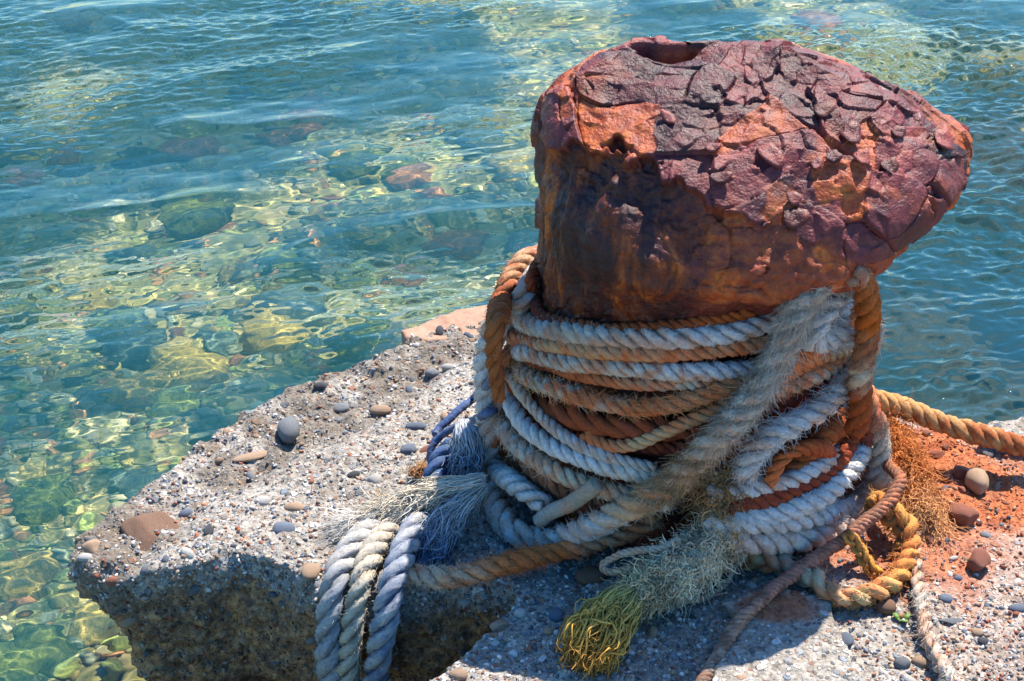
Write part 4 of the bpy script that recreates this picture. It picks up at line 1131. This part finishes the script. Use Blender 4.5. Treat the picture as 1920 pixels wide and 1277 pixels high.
# small green weed beside the yellow ring
WD = tag(empty('weed_plant', on_z(1690, 1165, .002)), 'tiny bright green weed sprouting between pebbles beside the yellow plaited ring', 'weed')
tg = NT('weed_leaf'); MG = tg.set((.10, .19, .025), .6)
rgw = np.random.default_rng(5)
for k in range(7):
    a = rgw.random() * 2 * PI; L = .008 + .008 * rgw.random()
    t_ = np.linspace(0, 1, 7)
    wd = .0042 * np.sin(PI * np.clip(t_ * .95 + .05, 0, 1))
    cx_ = L * t_ * .75; cz_ = L * (t_ * .9 - .45 * t_ ** 2) + .001
    Vv = []
    for s_ in (1, -1):
        Vv.append(np.stack([cx_, wd * s_, cz_ + .0004], 1)); Vv.append(np.stack([cx_, wd * s_, cz_ - .0004], 1))
    Vv = np.stack(Vv[:2][::1] + Vv[2:][::-1], 1).reshape(-1, 3)
    R = np.array([[math.cos(a), -math.sin(a), 0], [math.sin(a), math.cos(a), 0], [0, 0, 1]])
    mesh_np('leaf', Vv @ R.T, grid_faces(7, 4, True), MG, WD)

# loose grit on top of the quay: countless, one mass
def scatter_mesh(name, pts, nrm, rad, cols, mat, seed, sub=2, nvar=8, flat_=.7):
    r = np.random.default_rng(seed)
    base = []
    for k in range(nvar):
        bm = bmesh.new(); bmesh.ops.create_icosphere(bm, subdivisions=sub, radius=1.0)
        V0 = np.array([v.co for v in bm.verts]); F0 = np.array([[v.index for v in f.verts] for f in bm.faces]); bm.free()
        for j in range(5):
            n_ = norm(r.normal(size=3)); V0 = V0 - np.maximum(V0 @ n_ - .62, 0)[:, None] * n_ * .9
        V0 = V0 * np.array([1, .6 + .35 * r.random(), flat_]) * (1 + .25 * fbm(V0 * 1.4 + k, 2, seed + k))[:, None]
        base.append(V0)
    Vs, Fs, Cs, b = [], [], [], 0
    n = len(pts)
    var = r.integers(0, nvar, n)
    A = r.random((n, 3)) * np.array([2 * PI, .6, .6]) - np.array([0, .3, .3])
    for k in range(nvar):
        ii = np.where(var == k)[0]
        ca, sa = np.cos(A[ii, 0]), np.sin(A[ii, 0])
        Vl = base[k][None] * rad[ii][:, None, None]
        x = Vl[..., 0] * ca[:, None] - Vl[..., 1] * sa[:, None]
        y = Vl[..., 0] * sa[:, None] + Vl[..., 1] * ca[:, None]
        z = Vl[..., 2] + x * A[ii, 1][:, None] + y * A[ii, 2][:, None]
        # tilt to the surface
        nn = nrm[ii]; t1 = norm(np.cross(nn, np.array([0, 1.0, .01]))); t2 = np.cross(nn, t1)
        W = x[..., None] * t1[:, None] + y[..., None] * t2[:, None] + z[..., None] * nn[:, None] + pts[ii][:, None]
        m = W.shape[1]
        Vs.append(W.reshape(-1, 3)); Fs.append((F0[None] + b + (np.arange(len(ii)) * m)[:, None, None]).reshape(-1, 3))
        Cs.append(np.repeat(cols[ii], m, 0)); b += len(ii) * m
    return mesh_np(name, np.vstack(Vs), np.vstack(Fs), mat, None, {'Col': np.vstack(Cs)})

PAL = np.array([(.10, .10, .11), (.22, .22, .23), (.42, .38, .33), (.16, .13, .11), (.56, .52, .46), (.34, .20, .12), (.64, .61, .57), (.28, .11, .07), (.16, .19, .23), (.45, .33, .23)])
PALR = np.array([(.38, .13, .06), (.28, .08, .04), (.45, .20, .10), (.20, .06, .04), (.5, .32, .2)])
rgs = np.random.default_rng(77)
gp, gn, gr, gc = [], [], [], []
tries = 0
while len(gp) < 19000 and tries < 80000:
    tries += 1
    px, py = rgs.random() * 2100 - 60, 540 + rgs.random() * 800
    h, n_ = sight_hit(px, py)
    if h is None or h.z < -.19: continue
    dm = rgs.random()
    rr_ = .0011 + .0032 * dm ** 3
    if h.z < -.05 and rgs.random() < .45: continue
    gp.append(h + n_ * rr_ * .15); gn.append(n_); gr.append(rr_)
    red = math.exp(-(((h.x - .34) / .13) ** 2 + ((h.y - .0) / .15) ** 2)) * .95 + (.22 if h.x > .2 else .03)
    if rgs.random() < red: c = PALR[rgs.integers(len(PALR))]
    else: c = PAL[rgs.integers(len(PAL))]
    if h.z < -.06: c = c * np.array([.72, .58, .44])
    gc.append(c * (.8 + .4 * rgs.random()))
tag(scatter_mesh('grit_gravel', np.array(gp), norm(np.array(gn)), np.array(gr), np.array(gc), M_GRIT, 81), kind='stuff')

# pebbles set in the concrete: individuals, a few kinds alike
protos = {}
KIND = {'grey': 'small grey pebble', 'dark': 'small black pebble', 'pale': 'small cream pebble', 'tan': 'small tan pebble', 'red': 'small rust-red pebble', 'slate': 'small blue-grey pebble'}
for kk in KIND:
    protos[kk] = [stone_mesh('small_pebble', SM[kk], 1000 + 7 * j + len(kk), .2, .66, 2, j % 2 == 0) for j in range(4)]
first = {}
cnt = 0
for tr in range(3000):
    if cnt >= 190: break
    px, py = rgs.random() * 1960 - 20, 560 + rgs.random() * 720
    h, n_ = sight_hit(px, py)
    if h is None or h.z < -.17: continue
    if (h.x - CX) ** 2 / .06 + h.y ** 2 / .045 < 1: continue
    if h.z < -.05: where = 'stuck in the dark shaded faces of the block'; sc = 1.15
    elif px < 960: where = 'set in the sunlit concrete on the water side of the ropes'; sc = 1
    else: where = 'lying on the gravelly concrete beyond the yellow ring and the chunk'; sc = 1
    kk = rgs.choice(list(KIND), p=[.24, .14, .2, .18, .10, .14])
    if px > 1600 and rgs.random() < .4: kk = 'red'
    a = (.0038 + .0055 * rgs.random() ** 2.5) * sc
    key = kk + where[:8]
    me = protos[kk][rgs.integers(4)]
    if key not in first:
        o = bpy.data.objects.new('small_pebble', me); first[key] = o
    else:
        o = first[key].copy(); o.data = me
    COL.objects.link(o)
    o.location = h - n_ * a * .12
    o.scale = (a * (1 + .4 * rgs.random()), a, a)
    q = n_.to_track_quat('Z', 'Y'); o.rotation_mode = 'QUATERNION'
    from mathutils import Quaternion
    o.rotation_quaternion = q @ Quaternion((0, 0, 1), rgs.random() * 2 * PI)
    tag(o, KIND[kk] + ' ' + where, 'pebble', KIND[kk].replace('small ', '') + 's ' + where)
    cnt += 1

# ------------------------------------------------------------------ sea bed
def bed_z(x, y):
    p = np.stack([x, y, 0 * x], 1)
    d = .24 + .11 * np.clip(y + .1, -.5, 1.2) + .06 * np.clip(y - 1.0, 0, 4)
    d = d + .55 * sstep(.15, .75, x - .10 * (y - .5)) * sstep(2.6, 1.2, y)
    d = np.clip(d, .16, 1.2)
    return WATER_Z - d + .035 * fbm(p * 3, 3, 401) + .012 * fbm(p * 14, 3, 402)
def deep_blue_at(x, y):  # mask of the deep zone, where the bed is painted blue
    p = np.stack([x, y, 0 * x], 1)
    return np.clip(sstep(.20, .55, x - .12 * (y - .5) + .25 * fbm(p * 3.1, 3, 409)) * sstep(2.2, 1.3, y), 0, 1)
bx = np.concatenate([np.linspace(-9, -2.6, 22)[:-1], np.linspace(-2.6, 2.4, 251), np.linspace(2.4, 8, 20)[1:]])
by = np.concatenate([np.linspace(-4, -.8, 12)[:-1], np.linspace(-.8, 4.2, 251), np.linspace(4.2, 16, 30)[1:]])
Xb, Yb = np.meshgrid(bx, by, indexing='ij')
Zb = bed_z(Xb.ravel(), Yb.ravel())
tb = NT('sea_bed_sand')
cb = tb.coord()
bedc = tb.ramp(tb.noise(cb, 9, 6, .65, .4).outputs[0], [(.28, (.12, .14, .04)), (.43, (.28, .27, .08)), (.56, (.50, .40, .12)), (.72, (.72, .50, .20))])
v_ = tb.voronoi(tb.mix(.05, cb, tb.noise(cb, 12, 3).outputs['Color'], 'ADD'), 26)
bedc = tb.mix(.5, bedc, tb.ramp(v_.outputs['Distance'], [(0, 1.0), (.6, .35)]), 'MULTIPLY')
bedc = tb.mix(tb.attr('weed', True), bedc, (.004, .028, .100))  # 'weed' holds the deep-water blue painted into the bed, no plants
MB = tb.set(bedc, .9, tb.bump(v_.outputs['Distance'], .6, .02))
BED = tag(mesh_np('sea_bed_ground', np.stack([Xb.ravel(), Yb.ravel(), Zb], 1), grid_faces(len(bx), len(by))[:, ::-1].copy(), MB, None, {'weed': deep_blue_at(Xb.ravel(), Yb.ravel())}), kind='structure')

UW = {
    'green': (mat_stone('weedy_green_stone', (.08, .12, .025), (.34, .36, .06), 7, .9, .9), 'green weed-coated stone under the clear shallow water'),
    'ochre': (mat_stone('ochre_stone', (.30, .21, .04), (.76, .54, .12), 7, .9, .9), 'yellow-ochre stone under the clear shallow water'),
    'blue': (mat_stone('bluegrey_stone', (.06, .10, .09), (.24, .30, .20), 7, .9, .9), 'blue-grey stone under the clear shallow water'),
    'rusty': (mat_stone('rusty_stone', (.36, .13, .045), (.78, .34, .12), 7, .9, .9), 'reddish stone under the clear shallow water'),
    'pale': (mat_stone('pale_sea_stone', (.36, .32, .15), (.68, .58, .32), 7, .9, .9), 'pale stone under the clear shallow water'),
    'dark': (mat_stone('dark_sea_stone', (.03, .05, .025), (.11, .13, .055), 7, .9, .9), 'dark stone under the clear shallow water'),
}
for k in UW: UW[k] = (*UW[k], [stone_mesh('sea_stone', UW[k][0], 2000 + 13 * j + ord(k[0]), .30, .62, 4, j % 3 == 0) for j in range(5)])
firstu = {}
PLACED = []
def sea_stone(kk, x, y, r, label=None, lift=0., squash=1., cat='stone', group=True):
    me = UW[kk][2][rgs.integers(5)]
    if kk not in firstu:
        o = bpy.data.objects.new('sea_stone', me); firstu[kk] = o
    else:
        o = firstu[kk].copy(); o.data = me
        for pk in ('label', 'group'):
            if pk in o: del o[pk]
    COL.objects.link(o)
    z = float(bed_z(np.array([x]), np.array([y]))[0])
    top = WATER_Z - .03
    r2 = min(r, max(.02, (top - z) / .95))
    o.location = (x, y, z + r2 * .22 * squash + lift)
    o.scale = (r * (.85 + .4 * rgs.random()), r * (.85 + .3 * rgs.random()), r2 * squash)
    o.rotation_euler = (rgs.normal() * .15, rgs.normal() * .15, rgs.random() * 6.28)
    tag(o, label or UW[kk][1], cat, (None if label else UW[kk][1].replace('stone', 'stones', 1)))
    return o
def wpt(px, py, depth=.3):
    """a point on the bed below the place where the line of sight enters the water, the ray bent as water bends it"""
    d = ray(px, py); p = CAM + d * ((WATER_Z - CAM[2]) / d[2])
    h = d[:2] / 1.333; v = -math.sqrt(max(0, 1 - (h @ h)))
    return p[0] - h[0] * depth / v, p[1] - h[1] * depth / v
for lab, kk, px, py, w in [
        ('broad yellow-green stone glowing brightly under the water', 'ochre', 440, 487, .10),
        ('big blue-grey boulder under the water just beyond the rim of the block', 'blue', 550, 560, .17),
        ('large olive boulder under the water, ringed by fine ripples', 'green', 350, 370, .17),
        ('large pinkish olive boulder under the water close to the rim of the block', 'ochre', 340, 700, .16),
        ('pale green domed stone under the water in the middle distance', 'green', 660, 270, .14),
        ('orange-brown stone under the water halfway to the bollard head', 'rusty', 770, 305, .10),
        ('dark round stone under the water beside the yellow-green one', 'dark', 255, 445, .075),
        ('small brick-red stone under the water at the picture margin', 'rusty', 78, 455, .045),
        ('long cream stone under the shallow water near the blue-grey boulder', 'pale', 345, 555, .08),
        ('large brown rock under the deep blue water beside the taut golden rope', 'rusty', 1850, 700, .20),
        ('brown rock under the blue water between the bollard nose and the hanging brown rope', 'rusty', 1720, 560, .20),
        ('large tan rock under the water level with the top of the bollard head', 'ochre', 1880, 150, .26),
        ('dark brown rock under the rippled water beyond the bollard nose', 'rusty', 1890, 260, .22)]:
    x, y = wpt(px, py, .32)
    lift = 0.
    w = w * .62 if px < 1600 else w
    if px > 1600: lift = .22
    o = sea_stone(kk, x, y, w, lab, lift, 1.0)
    PLACED.append((x, y, w))
n_u = 0
for tr in range(20000):
    if n_u >= 280: break
    px, py = rgs.random() * 2300 - 250, -90 + rgs.random() * 1430
    x, y = wpt(px, py, .32)
    if any((x - a) ** 2 + (y - b) ** 2 < (.40 * (c + .03)) ** 2 for a, b, c in PLACED): continue
    if deep_blue_at(np.array([x]), np.array([y]))[0] > .6: continue
    r = .026 + .062 * rgs.random() ** 1.7
    near = np.clip((900 - px) / 900, 0, 1) * np.clip(py / 900, 0, 1)
    kk = rgs.choice(list(UW), p=np.array([.28, .28, .16, .12 + .14 * near, .10 + .06 * near, .06]) / (1 + .20 * near))
    sea_stone(kk, x, y, r)
    PLACED.append((x, y, r)); n_u += 1
# gravel between them
n_g = 8000
gx_, gy_ = np.zeros(n_g), np.zeros(n_g)
for i in range(n_g):
    gx_[i], gy_[i] = wpt(rgs.random() * 2300 - 250, -90 + rgs.random() * 1430, .35)
kg_ = deep_blue_at(gx_, gy_) < .5; gx_, gy_ = gx_[kg_], gy_[kg_]; n_g = len(gx_)
gz_ = bed_z(gx_, gy_)
gr_ = .008 + .018 * rgs.random(n_g) ** 2
UP = np.array([(.10, .13, .03), (.24, .23, .06), (.36, .26, .07), (.10, .12, .09), (.36, .30, .14), (.06, .07, .03), (.36, .15, .05), (.44, .36, .18), (.16, .20, .05)])
gc_ = UP[rgs.integers(0, len(UP), n_g)] * (1.1 + 1.0 * rgs.random((n_g, 1))) + np.array([.10, .08, .02])
tag(scatter_mesh('sea_bed_gravel', np.stack([gx_, gy_, gz_ + gr_ * .2], 1), np.tile([0, 0, 1.0], (n_g, 1)), gr_, gc_, mat_vcol('sea_gravel_stone', .9, .2, 120), 91, sub=2), kind='stuff')

# ------------------------------------------------------------------ water
wx = np.concatenate([-2.4 - np.geomspace(6, .02, 40), np.linspace(-2.4, 2.2, 900), 2.2 + np.geomspace(.02, 6, 40)])
wy = np.concatenate([-.7 - np.geomspace(3, .02, 30), np.linspace(-.7, 4.0, 950), 4.0 + np.geomspace(.02, 12, 50)])
Xw, Yw = np.meshgrid(wx, wy, indexing='ij')
pw = np.stack([Xw.ravel(), Yw.ravel(), 0 * Xw.ravel()], 1)
rot_ = np.array([[.93, .36, 0], [-.36, .93, 0], [0, 0, 1]])
pr_ = pw @ rot_.T
ridge = 1 - np.abs(fbm(pr_ * np.array([1.5, 2.9, 1]), 2, 501))
hw = .020 * (ridge - .7) + .010 * fbm(pr_ * np.array([2.6, 5.0, 1]), 2, 503) + .0026 * fbm(pr_ * np.array([9, 16, 1]), 2, 505)
patch = (sstep(-.35, .30, fbm(pw * 2.3, 2, 507)) + .35 * sstep(-.5, -1.0, pw[:, 0]) * sstep(1.5, .5, pw[:, 1])) * (1 + 2.2 * sstep(.25, .6, pw[:, 0])) + .12 + .9 * sstep(.30, .55, pw[:, 0]) * sstep(2.4, 1.2, pw[:, 1])
hw = hw + .0023 * patch * vnoise(pr_ * np.array([26, 52, 1]), 511) + .0012 * patch * vnoise(pr_ * np.array([52, 95, 1]), 513)
hw = hw * (1 - .0 * Xw.ravel())
tw = NT('sea_water')
tw.n.remove(tw.p)
gl = tw.new('ShaderNodeBsdfGlass')
gl.inputs['IOR'].default_value = 1.333
gl.inputs['Roughness'].default_value = 0.0
gl.inputs['Color'].default_value = (.90, .95, .94, 1)
veil = tw.new('ShaderNodeBsdfDiffuse')                    # light scattered back by the water, put in as a diffuse colour
veil.inputs['Color'].default_value = (.05, .46, .46, 1)
mx = tw.new('ShaderNodeMixShader')
mx.inputs[0].default_value = .06
tw.l.new(gl.outputs[0], mx.inputs[1]); tw.l.new(veil.outputs[0], mx.inputs[2])
tw.l.new(mx.outputs[0], tw.out.inputs['Surface'])
WATER = tag(mesh_np('sea_water', np.stack([Xw.ravel(), Yw.ravel(), WATER_Z + hw], 1), grid_faces(len(wx), len(wy))[:, ::-1].copy(), tw.m), kind='structure')
if CAUSTIC:
    WATER.cycles.is_caustics_caster = True
    for o in bpy.data.objects:
        if o.name.startswith('sea_') and o is not WATER:
            o.cycles.is_caustics_receiver = True
    QUAY.cycles.is_caustics_receiver = True
